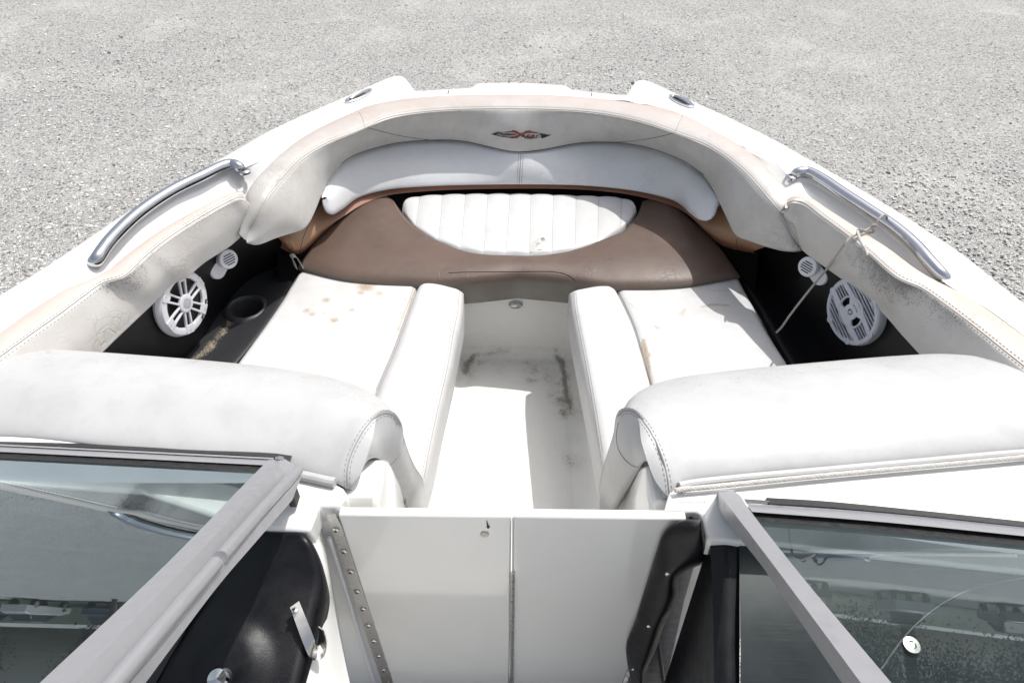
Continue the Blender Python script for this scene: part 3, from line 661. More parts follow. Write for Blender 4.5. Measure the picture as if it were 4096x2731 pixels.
ea = L([(1160,2428,1.672),(1216,2580,1.645),(1236,2622,1.63),(1262,2640,1.615),(1290,2628,1.615),(1304,2570,1.63),(1292,2520,1.645)]); eb = L([(1196,2402,1.672),(1258,2556,1.645),(1262,2575,1.63),(1266,2580,1.615),(1270,2570,1.615),(1276,2530,1.63),(1272,2506,1.645)])
loft('latch_hook', [[ea, eb]], 40, 3, M['steel'], boat, solid=.0016)
screw(W(1178, 2440, 1.676), (0, 0, 1), .0045, boat)
fr = frame(W(880, 2715, 1.675), (.1, -.3, 1), (.2, 1, 0)); V, F_ = lathe([(.016, 0), (.016, .010), (.012, .016), (0, .018)], fr, 20); mesh('latch_knob', V, F_, M['chrome'], boat)

# dash tops seen through the windscreens
def dash(name, front, rear, zf, zr, mat='dash'):
    A = L(front, zf); B = L(rear, zr)
    return loft(name, [[A, A * .5 + B * .5 + [0, 0, .012], B], [B, B + [0, 0, -.2]]], 30, 8, M[mat], boat, key=name)
dash('dash_panel', [(-420,1915),(0,1915),(560,1955),(1010,2100)], [(-900,3100),(-200,3100),(200,3100),(420,3100)], 1.692, 1.60)
dR = dash('dash_panel', [(2955,2160),(3108,2166),(3508,2216),(4096,2278),(4400,2300)], [(2955,3050),(3300,3050),(3900,3050),(4500,3050),(5100,3050)], 1.692, 1.60, 'dash2')
A = L([(2840,2150,1.685),(2850,2400,1.655),(2862,3000,1.60)]); B = L([(2958,2160,1.69),(2958,2500,1.65),(2958,3050,1.60)]); Cc = A.copy(); Cc[:, 2] = .95; Cc[:, 0] += .03
loft('console_side', [[B, A * .5 + B * .5 + [0, 0, .004], A], [A, A * .6 + Cc * .4, Cc]], 30, 5, M['blackv'], boat, sharp=80)
screw(cast(['dash_panel'], 3465, 2234, .001), (0, 0, 1), .006, boat)
c = cast(['dash_panel'], 3643, 2580, .001); fr = frame(c, (0, -.1, 1), (0, 1, 0)); V, F_ = lathe([(.012, 0), (.0115, .003), (.006, .0035), (.0045, .001), (0, .001)], fr, 28); mesh('cap_bolt', V, F_, M['screw'], boat)
seam(boat, ['dash_panel'], [(3440,2800),(3520,2680),(3640,2520),(3760,2420),(3900,2350),(4096,2310)], M['alu_dark'], r=.0013, off=.001, name='gauge_ring')

# black padded grip beside the door with its three screws
gL = [(2801,2078),(2744,2078),(2689,2104),(2659,2134),(2629,2209),(2609,2269),(2564,2418),(2539,2493),(2509,2578),(2513,2660),(2528,2731),(2540,2850)]
gR = [(2806,2079),(2822,2140),(2833,2212),(2818,2249),(2773,2269),(2716,2309),(2709,2388),(2649,2513),(2629,2578),(2583,2687),(2577,2731),(2575,2850)]
def yr(pts, y): return np.array([WY(p[0], p[1], y) for p in pts])
m_ = [(a[0] * .5 + b[0] * .5, a[1] * .5 + b[1] * .5) for a, b in zip(gL, gR)]; m3 = [(a[0] * .2 + b[0] * .8, a[1] * .2 + b[1] * .8) for a, b in zip(gL, gR)]
grip = loft('padded_grip', [[yr(gL, .598), yr(gL, .582), yr(m_, .556), yr(m3, .552), yr(gR, .575), yr(gR, .598)]], 90, 8, M['blackv'], boat, sharp=80, key='grip')
for p in ((2672, 2297), (2596, 2506), (2534, 2678)):
    c = cast(['grip'], p[0], p[1], -.001)
    if c is not None: screw(c, (-.2, -1, .1), .0050, grip)
V, F_ = tube([WY(2625, 2500, .60), WY(2640, 2620, .597), WY(2660, 2760, .598), WY(2670, 2900, .60)], .0045, 10); mesh('cable', V, F_, M['cable'], boat)

# windscreens
def screen(zb, base_a, base_b, post_end, ze):
    A = W(*base_a, zb); B = W(*base_b, zb); E_ = W(*post_end, ze); n = unit(np.cross(B - A, E_ - A)); n = n if n[2] > 0 else -n
    return A, n
def prow(pts, A, n, h): return np.array([WP(p[0], p[1], A, n, h) for p in pts])
def strip(name, rows, mat, parent, nu=24, solid=None, **k):
    return loft(name, [[a, b] for a, b in zip(rows[:-1], rows[1:])], nu, 1, mat, parent, sharp=20, **k)
# left: opened pane folded over the fixed one
A, n = screen(1.722, (0, 1811), (1123, 1837), (261, 2731), 2.035); wsL = boat
gl = [WP(-450, 1790, A, n), WP(1060, 1868, A, n), WP(60, 2860, A, n), WP(-900, 2860, A, n)]
V = gl + [p - n * .005 for p in gl]; boxf = [(0, 1, 2, 3), (7, 6, 5, 4), (0, 4, 5, 1), (1, 5, 6, 2), (2, 6, 7, 3), (3, 7, 4, 0)]
paneL = mesh('windscreen', V, boxf, M['glass'], boat, smooth=False)
def two_slots(o, nn):
    o.data.materials.append(M['glass2'])
    for p in o.data.polygons: p.material_index = 0 if p.index == 0 else 1
    q = o.data.polygons[0]
    if q.normal.dot(Vector(nn)) < 0: q.flip()
two_slots(paneL, n)
g0 = [(-450,1755),(0,1755),(190,1757),(480,1773),(700,1795),(1100,1812),(1168,1822)]; g1 = [(-450,1757),(0,1776),(400,1790),(800,1810),(1090,1828),(1160,1838)]
strip('rubber_gasket', [prow(g0, A, n, .0005), prow(g0, A, n, .004), prow(g1, A, n, .006), prow(g1, A, n, .0005)], M['rubber'], paneL)
b0 = [(-450,1755),(0,1776),(1095,1830)]; b1 = [(-450,1786),(0,1806),(1080,1861)]; b2 = [(-450,1812),(0,1831),(1060,1886)]; b15 = [(-450,1762),(0,1782),(1093,1836)]
strip('base_rail', [prow(b0, A, n, .0005), prow(b0, A, n, .007), prow(b15, A, n, .009), prow(b15, A, n, .007), prow(b1, A, n, .007), prow(b1, A, n, .0005)], M['alu'], paneL)
strip('glazing_seal', [prow(b1, A, n, .0045), prow(b2, A, n, .002), prow(b2, A, n, .0003)], M['rubber'], paneL)
pa = [(1112,1826),(1075,1838),(1017,1895),(657,2262),(157,2731),(20,2860)]; pa = pa[1:]
pb = [(1140,1835),(988,2000),(825,2178),(290,2731),(165,2860)]; pcx = [(1178,1858),(1040,2012),(697,2413),(407,2731),(290,2860)]; pd = [(1205,1905),(1000,2130),(726,2453),(517,2731),(410,2860)]; pe = [(1170,1998),(1020,2170),(872,2343),(581,2731),(485,2860)]
strip('hinged_post', [prow(pa, A, n, -.004), prow(pa, A, n, .014), prow(pb, A, n, .016), prow(pcx, A, n, .002), prow(pd, A, n, -.004), prow(pe, A, n, -.018), prow(pe, A, n, -.045)], M['alu'], paneL, nu=50)
hb = [(p[0] * .52 + q[0] * .48, p[1] * .52 + q[1] * .48) for p, q in zip(pcx, pd)]
Pp = resample(prow(hb, A, n, .003), 40); k_ = 22
V, F_ = merge([tube(Pp[:k_], .0085, 12), tube(Pp[k_:] , .0085, 12)]); mesh('hinge_rod', V, F_, M['alu'], paneL)
# end cap of the post
cap = [WP(1112,1822,A,n,.015), WP(1075,1838,A,n,.0145), WP(1140,1835,A,n,.0165)]
fr = frame(WP(1117, 1834, A, n, .0165), n, (0, 1, 0)); V, F_ = lathe([(.007, 0), (.0065, .002), (.003, .0035), (0, .0038)], fr, 18); mesh('rivet', V, F_, M['screw'], paneL)
V, F_ = boxm(W(1173, 1985, 1.725), (.012, .022, .03)); mesh('rubber_stop', V, F_, M['rubber'], paneL, bevel=.002)
# right: fixed pane
A2, n2 = screen(1.742, (4096, 2133), (2943, 2003), (3535, 2731), 1.95)
gl = [WP(2990, 2030, A2, n2), WP(4500, 2180, A2, n2), WP(5000, 2900, A2, n2), WP(3640, 2860, A2, n2)]
V = gl + [p - n2 * .005 for p in gl]; paneR = mesh('windscreen', V, boxf, M['glass'], boat, smooth=False); two_slots(paneR, n2)
g0 = [(3066,1989),(3300,2003),(3700,2042),(4096,2084),(4500,2128)]; g1 = [(3072,2012),(3300,2026),(3700,2062),(4096,2105),(4500,2150)]
strip('rubber_gasket', [prow(g0, A2, n2, -.02), prow(g0, A2, n2, -.004), prow(g1, A2, n2, .004), prow(g1, A2, n2, -.01)], M['rubber'], paneR)
b00 = [(2975,1994),(3060,2000),(3078,2002)]; b01 = [(2985,2012),(3062,2016),(3080,2018)]
strip('rail_channel', [prow(b00, A2, n2, -.01), prow(b00, A2, n2, .002), prow(b01, A2, n2, .002)], M['alu_dark'], paneR)
b0 = [(2985,2012),(3500,2048),(4096,2108),(4500,2150)]; bm_ = [(2992,2019),(3500,2055),(4096,2116),(4500,2158)]; b1 = [(3008,2046),(3500,2084),(4096,2143),(4500,2186)]; b2 = [(3025,2078),(3500,2118),(4096,2182),(4500,2225)]
strip('base_rail', [prow(b0, A2, n2, -.01), prow(b0, A2, n2, .012), prow(bm_, A2, n2, .009), prow(b1, A2, n2, .011), prow(b1, A2, n2, -.006)], M['alu'], paneR)
strip('glazing_seal', [prow(b1, A2, n2, .0045), prow(b2, A2, n2, .002), prow(b2, A2, n2, -.003)], M['rubber'], paneR)
qa = [(2869,1975),(2871,1992),(2884,2049),(3055,2273),(3369,2731),(3460,2860)]; qb = [(2874,1966),(2885,1985),(2915,2024),(3096,2261),(3445,2731),(3540,2860)]; qc = [(2936,1966),(2958,1978),(2985,2020),(3206,2302),(3567,2731),(3675,2860)]
strip('fixed_post', [prow(qa, A2, n2, -.045), prow(qa, A2, n2, -.020), prow(qb, A2, n2, .012), prow(qc, A2, n2, .012), prow(qc, A2, n2, -.004)], M['alu'], paneR, nu=50)
V = [WP(2871, 1990, A2, n2, -.03), WP(2874, 1964, A2, n2, .012), WP(2938, 1964, A2, n2, .012), WP(2940, 1975, A2, n2, -.03)]
mesh('post_end_cap', V, [(0, 1, 2, 3)], M['alu'], paneR, solid=.002)

# speakers
def ring_seg(r0, r1, a0, a1, n=10):
    return [(r1 * math.cos(t), r1 * math.sin(t)) for t in np.linspace(a0, a1, n)] + [(r0 * math.cos(t), r0 * math.sin(t)) for t in np.linspace(a1, a0, n)]
def rotp(poly, a): c_, s_ = math.cos(a), math.sin(a); return [(x * c_ - y * s_, x * s_ + y * c_) for x, y in poly]
def text_mesh(name, s, size, fr, mat, parent, rot=0, at=(0, 0), z=.0):
    cu = bpy.data.curves.new(name, 'FONT'); cu.body = s; cu.size = size; cu.extrude = .0002; cu.align_x = 'CENTER'; cu.align_y = 'CENTER'
    to = bpy.data.objects.new(name, cu); COL.objects.link(to); dg = bpy.context.evaluated_depsgraph_get(); me = bpy.data.meshes.new_from_object(to.evaluated_get(dg))
    V = []; c_, s_ = math.cos(rot), math.sin(rot)
    for v in me.vertices: x, y = v.co.x, v.co.y; V.append(fr(at[0] + x * c_ - y * s_, at[1] + x * s_ + y * c_, z + v.co.z))
    F_ = [tuple(p.vertices) for p in me.polygons]; bpy.data.objects.remove(to); bpy.data.meshes.remove(me)
    return mesh(name, V, F_, mat, parent, smooth=False)
def speaker_left():
    R_ = .100; c = cast(['linL'], 742, 1213, 0) - ray(742, 1213) * .045
    f0 = frame(c, (.96, -.22, .03), (0, 0, 1)); fr = lambda x, y, z=0.: f0(x * .86, y * .88, z * .48)
    V, F_ = lathe([(.094, -.052), (.106, -.045), (.107, -.030), (.101, -.006), (.098, .001), (.084, .004), (.078, .001), (.077, -.012)], fr, 64)
    sp = mesh('speaker', V, F_, M['plast'], boat, sharp=30, label='white round speaker with six double spokes')
    V, F_ = lathe([(.080, -.016), (.055, -.030), (.03, -.042), (0, -.042)], fr, 48); mesh('speaker_cone', V, F_, M['cone'], sp)
    for k in range(6):
        a = math.radians(90 - 18 + 60 * k); parts = []
        for s in (-1, 1):
            parts.append(extrude(rotp([(.022, s * .0065), (.082, s * .0085), (.082, s * .0155), (.022, s * .0125)], a), -.008, .0055, fr))
        parts.append(extrude(rotp([(.070, -.0155), (.098, -.017), (.098, .017), (.070, .0155)], a), -.002, .0065, fr))
        V, F_ = merge(parts); mesh('spoke', V, F_, M['plast'], sp, bevel=.0012)
    parts = [lathe([(.0042, 0), (.0042, .0004), (0, .0004)], (lambda aa: (lambda x, y, z: fr(x + .089 * math.cos(aa), y + .089 * math.sin(aa), z + .0068)))(math.radians(72 + 60 * k)), 14) for k in range(6)]
    for V, F_ in parts: mesh('screw', V, F_, M['plast_g'], sp)
    V, F_ = lathe([(.0, .011), (.012, .0108), (.024, .009), (.0275, .0085), (.029, .0065), (.029, -.006)], fr, 40); mesh('hub', V, F_, M['plast'], sp)
    parts = []
    for i in range(-4, 5):
        for j in range(-4, 5):
            x = (i + .5 * (j % 2)) * .0042; y = j * .0038
            if x * x + y * y < .017 ** 2: parts.append(lathe([(.0011, 0), (0, .0001)], (lambda X, Y: (lambda a, b, z: fr(a + X, b * 1.5 + Y, z + .0112)))(x, y), 6))
    V, F_ = merge(parts); mesh('tweeter_mesh', V, F_, M['dark'], sp)
    a0, a1 = math.radians(-68), math.radians(-28); V, F_ = extrude(ring_seg(.086, .0965, a0, a1, 16), .0035, .0050, fr); mesh('name_band', V, F_, M['ink'], sp)
    text_mesh('maker_lettering', 'rockford fosgate', .0088, fr, M['plast'], sp, rot=math.radians(42), at=(.091 * math.cos(math.radians(-48)), .091 * math.sin(math.radians(-48))), z=.0054)
def speaker_right():
    c = cast(['linR'], 3405, 1247, 0) - ray(3405, 1247) * .045; f0 = frame(c, (-.94, -.30, .03), (0, 0, 1)); fr = lambda x, y, z=0.: f0(x * .86, y * .88, z * .48)
    V, F_ = lathe([(.096, -.060), (.106, -.050), (.107, -.030), (.104, -.004), (.100, .003), (.090, .004), (.088, -.004)], fr, 64)
    sp = mesh('speaker', V, F_, M['plast_g'], boat, sharp=30, label='grey marine speaker with slatted grille and round centre')
    V, F_ = lathe([(.092, -.010), (.055, -.026), (0, -.034)], fr, 48); mesh('speaker_cone', V, F_, M['cone'], sp)
    # two long diagonal arms crossing at the hub, slats between
    parts = []; th = math.radians(64)
    for s in (-1, 1):
        for r_ in (.0, ):
            parts.append(extrude(rotp([(-.098, s * .026 - .008), (-.03, s * .030 - .011), (.03, s * .030 - .011), (.098, s * .026 - .008), (.098, s * .026 + .010), (.03, s * .034 + .010), (-.03, s * .034 + .010), (-.098, s * .026 + .010)], th + math.pi / 2), -.006, .0055, fr))
    V, F_ = merge(parts); mesh('grille_arm', V, F_, M['plast_g'], sp, bevel=.0015)
    parts = []
    for i in range(-8, 9):
        y = i * .0112
        hw = math.sqrt(max(.094 ** 2 - y * y, 0))
        if abs(y) < .042:
            for s in (-1, 1): parts.append(extrude(rotp([(s * .046, y - .0012), (s * hw, y - .0012), (s * hw, y + .0012), (s * .046, y + .0012)], th + math.pi / 2), -.007, .002, fr))
        else: parts.append(extrude(rotp([(-hw, y - .0013), (hw, y - .0013), (hw, y + .0013), (-hw, y + .0013)], th + math.pi / 2), -.007, .002, fr))
    V, F_ = merge(parts); mesh('grille_slats', V, F_, M['plast_g'], sp)
    V, F_ = merge([lathe([(.050, -.004), (.050, .006), (.045, .008), (.044, -.004)], fr, 44), extrude(ring_seg(.010, .024, 0, 2 * math.pi - .001, 40), -.004, .008, fr)]
        + [extrude(rotp([(.020, -.007), (.046, -.010), (.046, .010), (.020, .007)], math.radians(a)), -.004, .0068, fr) for a in (20, 110, 200, 290)])
    V, F_ = V, F_; mesh('centre_ring', V, F_, M['plast_g'], sp, sharp=30)
    V, F_ = merge([lathe([(.005, .0), (.005, .010), (0, .012)], fr, 16)] + [extrude(rotp([(.003, -.001), (.014, -.001), (.014, .001), (.003, .001)], math.radians(a)), 0, .007, fr) for a in (90, 210, 330)]); mesh('tweeter_bridge', V, F_, M['plast_g'], sp)
    for a in (-8, 52, 112, 172, 232, 292):
        a = math.radians(a); fx = lambda x, y, z, a=a: fr(x + .094 * math.cos(a), y + .094 * math.sin(a), z)
        V, F_ = lathe([(.011, -.012), (.0105, .006), (.0065, .007), (.006, .002), (0, .002)], fx, 20); mesh('screw_boss', V, F_, M['plast_g'], sp)
    text_mesh('maker_lettering', 'KENWOOD', .0135, fr, M['ink'], sp, rot=math.radians(-26), at=(-.020, -.044), z=.0062)
speaker_left(); speaker_right()
# small louvred outlets
def vent(plate_px, knob_px, z, nrm):
    kl = ['linL'] if knob_px[0] < 2048 else ['linR']; a = cast(kl, *plate_px, 0) - ray(*plate_px) * .02; b = cast(kl, *knob_px, 0) - ray(*knob_px) * .05; nrm = unit(np.array(nrm)); b = b - nrm * .0
    up = unit(b - a); fr = frame((a + b) / 2 - nrm * .012, nrm, up); ln = np.linalg.norm(b - a)
    pts = [(.024 * math.cos(t), ln * .35 + .024 * math.sin(t)) for t in np.linspace(0, math.pi, 12)] + [(.024 * math.cos(t), -ln * .45 + .024 * math.sin(t)) for t in np.linspace(math.pi, 2 * math.pi, 12)]
    V, F_ = extrude(pts, -.03, .004, fr); pl = mesh('air_outlet', V, F_, M['plast'], boat, bevel=.004)
    f2 = frame(b, nrm, (0, 0, 1)); V, F_ = lathe([(.027, -.022), (.029, .0), (.027, .006), (.022, .008), (0, .0085)], f2, 32); kb = mesh('outlet_nozzle', V, F_, M['plast'], pl)
    parts = []
    for i in range(-2, 3):
        y = i * .0068; hw = math.sqrt(.018 ** 2 - y * y); parts.append(boxm(f2(0, y, .0087), (hw * 2, .0026, .001), np.array([f2(1, 0, 0) - f2(0, 0, 0), f2(0, 1, 0) - f2(0, 0, 0), nrm])))
    V, F_ = merge(parts); mesh('louvre_slots', V, F_, M['dark'], pl)
vent((872, 1085), (911, 1036), 1.585, (.80, -.55, .25)); vent((3275, 1110), (3233, 1067), 1.585, (-.80, -.55, .25))

# ------------------------------------------------------------------ cushions (things of their own)
ZS = 1.385
def at_none(V, A): return {'stain': np.zeros(len(V))}
# bow backrest
bb = thing('bow_cushion', 'long grey and tan wraparound backrest curving round the bow under the deck rim', 'backrest', (0, 2.2, 1.45))
Apx = [(962,925,1.63),(968,850,1.67),(980,781,1.705),(1017,723,1.715),(1139,601,1.72),(1250,525,1.722),(1366,470,1.725),(1465,424,1.73),(1656,392,1.735),(2063,379,1.735),(2354,391,1.735),(2644,430,1.73),(2732,453,1.725),(2835,511,1.722),(2962,581,1.72),(3055,657,1.715),(3137,744,1.71),(3177,800,1.70),(3215,900,1.66),(3235,985,1.60)]
Bpx = [(978,955,1.62),(1000,915,1.64),(1023,874,1.67),(1069,787,1.71),(1139,700,1.72),(1209,630,1.725),(1307,572,1.727),(1366,549,1.728),(1465,511,1.728),(1540,474,1.728),(1715,446,1.728),(2063,436,1.728),(2354,448,1.728),(2528,477,1.728),(2644,511,1.728),(2730,543,1.727),(2817,575,1.727),(2904,628,1.725),(2986,697,1.722),(3079,802,1.71),(3131,866,1.68),(3163,936,1.64),(3200,995,1.60)]
Cpx = [(982,966,1.61),(1012,984,1.59),(1104,952,1.58),(1220,918,1.56),(1240,888,1.565),(1255,857,1.57),(1287,775,1.585),(1313,723,1.59),(1366,657,1.60),(1401,631,1.60),(1471,603,1.60),(1598,572,1.60),(1773,562,1.595),(1860,568,1.593),(1947,587,1.59),(2034,606,1.588),(2087,609,1.588),(2180,599,1.588),(2296,577,1.592),(2383,570,1.595),(2499,575,1.60),(2615,599,1.60),(2732,645,1.60),(2776,674,1.60),(2817,703,1.595),(2855,761,1.59),(2872,796,1.585),(2899,854,1.575),(2928,918,1.565),(2945,950,1.56),(2980,959,1.56),(3055,985,1.57),(3160,1008,1.585),(3204,1000,1.60)]
def stationed(px, marks, ns):
    """resample so that given marker indices fall at shared parameters"""
    P = np.array([W(*p) for p in px]); out = []
    for (a, b), n_ in zip(zip(marks[:-1], marks[1:]), ns):
        q = resample(P[a:b + 1], n_ + 1) if b - a >= 2 else resample(P[a:b + 1], n_ + 1, False); out.append(q[:-1])
    out.append(P[-1:]); return np.concatenate(out)
ns = [14, 22, 60, 22, 14]
def sm(P, k):
    P = P.copy()
    for _ in range(k): P[1:-1] = P[1:-1] * .5 + (P[:-2] + P[2:]) * .25
    return P
A_ = stationed(Apx, [0, 3, 6, 12, 16, 19], ns); B_ = stationed(Bpx, [0, 3, 7, 15, 19, 22], ns); C_ = stationed(Cpx, [0, 3, 8, 23, 29, 33], ns)
A_ = sm(A_, 12); B_ = sm(B_, 10); C_ = sm(C_, 2); nb = len(A_)
Ao = A_ + unit((A_ - [0, 1.4, 0]) * [1, 1, 0]) * .012 + [0, 0, -.03]
Bi = B_.copy(); Ci = C_ - unit((A_ - C_) * [1, 1, 0]) * -.03 + [0, 0, -.008]
def bow_attr(V, A):
    gi, t, u = A[:, 0], A[:, 1], A[:, 2]
    mid = np.clip(np.sin(math.pi * np.clip((u - .12) / .76, 0, 1)) * 1.6, 0, 1)
    tint = np.where(gi == 0, mid * np.clip(1.15 - 1.0 * t, 0, 1), 0)
    ends = np.exp(-((u - .215) / .05) ** 2) + np.exp(-((u - .80) / .06) ** 2)
    tint = np.where(gi == 0, np.maximum(tint, ends * .8 * (1 - .6 * t)), tint)
    mold = np.where(gi == 1, np.clip(.36 - t * 1.3, 0, 1) * mid, 0)
    return {'tint': tint, 'mold': mold, 'stain': np.zeros(len(V))}
loft('upper_pad', [[Ao, A_, bulge(A_, B_, .35, .010), bulge(A_, B_, .75, .008), B_ - [0, 0, .003]], [B_ - [0, 0, .003], bulge(B_, C_, .12, .006), bulge(B_, C_, .5, .014), bulge(B_, C_, .88, .008), C_, Ci]], nb, 6, M['bow'], bb, attr=bow_attr, key='bow', sharp=25)
# tan carrier behind the lower panel
Tt = L([(1150,935,1.545),(1205,900,1.56),(1260,820,1.57),(1310,740,1.585),(1400,640,1.60),(1600,615,1.59),(2086,640,1.58),(2500,615,1.59),(2740,675,1.59),(2840,770,1.585),(2900,880,1.57),(2950,960,1.55),(3020,985,1.55)])
Tm = L([(1131,960,1.50),(1180,985,1.49),(1290,905,1.48),(1366,855,1.475),(1436,808,1.475),(1540,770,1.475),(1715,752,1.475),(2063,744,1.475),(2354,748,1.475),(2560,772,1.475),(2732,829,1.475),(2830,910,1.48),(3020,1000,1.50)])
Tb = L([(1125,985,1.45),(1190,1015,1.42),(1300,925,1.44),(1366,868,1.46),(1436,822,1.46),(1540,782,1.46),(1715,762,1.46),(2063,754,1.46),(2354,758,1.46),(2560,785,1.46),(2732,845,1.46),(2880,975,1.43),(2955,1040,1.42)])
Tb[-1] = W(3015, 1010, 1.45)
Tt2 = Tt + unit((Tt - [0, 1.4, 0]) * [1, 1, 0]) * .11; Tm2 = Tm + unit((Tm - [0, 1.4, 0]) * [1, 1, 0]) * .014
loft('tan_trim', [[Tt2, Tm2, Tb, Tb + unit((Tb - [0, 1.4, 0]) * [1, 1, 0]) * .03 + [0, 0, -.02]]], 120, 6, M['tan'], bb, key='tan', attr=lambda V, A: {'tint': np.clip(np.exp(-((A[:, 2] - .06) / .06) ** 2) + np.exp(-((A[:, 2] - .93) / .05) ** 2), 0, 1) * .9 * (A[:, 1] < .5), 'stain': V[:, 0] * 0})
# pale lower panel: closed pillow between two borders
pt = [(1287,790,1.575),(1300,745,1.585),(1366,660,1.595),(1401,634,1.595),(1471,606,1.595),(1598,575,1.595),(1773,565,1.59),(1860,571,1.588),(1947,590,1.585),(2034,609,1.583),(2087,612,1.583),(2180,602,1.583),(2296,580,1.587),(2383,573,1.59),(2499,578,1.595),(2615,602,1.595),(2732,648,1.595),(2776,677,1.595),(2817,706,1.59),(2855,764,1.58),(2871,800,1.57)]
pb_ = [(1288,800,1.57),(1293,828,1.55),(1306,850,1.53),(1328,859,1.515),(1366,840,1.50),(1436,790,1.487),(1540,761,1.486),(1715,745,1.486),(2063,738,1.486),(2354,744,1.486),(2557,767,1.486),(2700,805,1.49),(2765,858,1.51),(2800,880,1.525),(2835,882,1.535),(2858,862,1.55),(2871,825,1.56)]
T_ = resample(L(pt), 110); Bt = resample(L(pb_), 110)
T_u = resample(L([(p[0], p[1] - 28, p[2] + .012) for p in pt]), 110) + [0, .02, 0]
loft('lower_panel', [[T_u, T_, bulge(T_, Bt, .15, .010), bulge(T_, Bt, .5, .016), bulge(T_, Bt, .85, .010), Bt, Bt + [0, .02, -.004]]], 110, 6, M['panel'], bb, key='panel', sharp=50, attr=lambda V, A: {'stain': V[:, 0] * 0, 'mold': V[:, 0] * 0})
bk = ['bow', 'panel', 'tan']
seam(bb, bk, [(p[0], p[1]) for p in Bpx[1:]], M['thread_l'], r=.0012, name='seam')
for s in (9, -9): seam(bb, bk, [(p[0], p[1]) for p in Bpx[1:]], M['thread_l'], r=.0008, side=s, dash=.008, name='stitching')
seam(bb, bk, [(1471,511),(1530,527),(1598,543),(1715,560),(1773,563)], M['thread'], r=.0008, name='seam'); seam(bb, bk, [(2694,533),(2615,552),(2520,565),(2440,570)], M['thread'], r=.0008, name='seam')
seam(bb, bk, [(1430,440),(1448,470),(1460,510)], M['thread_l'], r=.0009, name='seam'); seam(bb, bk, [(2735,456),(2715,495),(2700,530)], M['thread_l'], r=.0009, name='seam')
seam(bb, bk, [(p[0], p[1] - 2) for p in Cpx[8:25]], M['thread'], r=.0012, name='seam')
for s in (-9, 0, 9): seam(bb, bk, [(2084 + s, 615), (2080 + s, 680), (2077 + s, 735)], M['thread'], r=.0008, dash=.009 if s else None, name='stitching')
seam(bb, bk, [(p[0], p[1]) for p in pb_], M['thread'], r=.0008, name='stitching', dash=.006)
seam(bb, bk, [(1198,1010),(1210,960),(1232,905),(1262,850),(1285,810)], M['thread'], r=.0009, name='seam'); seam(bb, bk, [(2955,1035),(2950,1000),(2945,955)], M['thread'], r=.0009, name='seam')
# emblem
def emblem():
    def E(x, y): return (1900 + x / 5.88, 450 + y / 5.88)
    def patch(poly, mat, off, nm):
        P2 = [E(*p) for p in poly]; bm = bmesh.new(); vs = [bm.verts.new((p[0], -p[1], 0)) for p in P2]; bm.faces.new(vs); bmesh.ops.triangulate(bm, faces=bm.faces[:])
        bmesh.ops.subdivide_edges(bm, edges=bm.edges[:], cuts=2, use_grid_fill=True); bm.verts.index_update()
        V = []; 
        for v in bm.verts:
            c = cast(['bow'], v.co.x, -v.co.y, off); V.append(c if c is not None else W(v.co.x, -v.co.y, 1.65))
        F_ = [tuple(x.index for x in f.verts) for f in bm.faces]; bm.free(); return mesh(nm, V, F_, mat, root)
    root = bb
    def L2(pts): return pts
    # red X shape with barbed rim (two halves)
    patch([(640,465),(870,435),(875,415),(1003,440),(1005,462),(1090,495),(1170,455),(1172,440),(1305,420),(1308,440),(1525,485),(1525,498),(1310,485),(1180,500),(1110,530),(1160,560),(1200,570),(1330,580),(1500,590),(1505,598),(1335,620),(1325,630),(1160,612),(1155,600),(1165,596),(1140,570),(1080,550),(1040,575),(1005,600),(1015,607),(845,615),(840,606),(635,577),(625,562),(800,575),(905,560),(985,540),(1020,520),(960,490),(880,470),(760,475)], M['logo_red'], .0010, 'emblem')
    for poly in ([(378,511),(470,480),(580,443),(582,450),(510,490),(615,455),(600,472),(540,495),(640,470),(660,490),(1005,498),(1000,505),(640,500),(490,510),(640,565),(640,575),(480,538)],
                 [(540,520),(700,508),(900,512),(990,522),(950,535),(820,540),(600,528)], [(610,543),(760,552),(900,548),(820,558),(640,560)],
                 [(1790,527),(1700,520),(1525,486),(1530,498),(1680,530),(1690,545),(1560,560),(1480,580),(1560,575),(1550,605),(1640,570),(1590,607),(1700,565)]):
        patch(poly, M['logo_black'], .0016, 'emblem_arrow')
    # the word: star
    cu = bpy.data.curves.new('t', 'FONT'); cu.body = 'star'; cu.size = 150; cu.shear = .35; cu.offset = 3.5; cu.align_x = 'CENTER'; cu.space_character = 1.1
    to = bpy.data.objects.new('t', cu); COL.objects.link(to); me = bpy.data.meshes.new_from_object(to.evaluated_get(bpy.context.evaluated_depsgraph_get()))
    xs_ = [v.co.x for v in me.vertices]; x0, x1 = min(xs_), max(xs_); V = []
    for v in me.vertices:
        x = 1080 + (v.co.x - x0) / (x1 - x0) * 470; y = 572 - v.co.y / 150 * 105 * .95; p = E(x, y); c = cast(['bow'], p[0], p[1], .0024); V.append(c if c is not None else W(p[0], p[1], 1.65))
    F_ = [tuple(p.vertices) for p in me.polygons]; bpy.data.objects.remove(to); mesh('emblem_lettering', V, F_, M['logo_black'], root, smooth=False)
emblem()

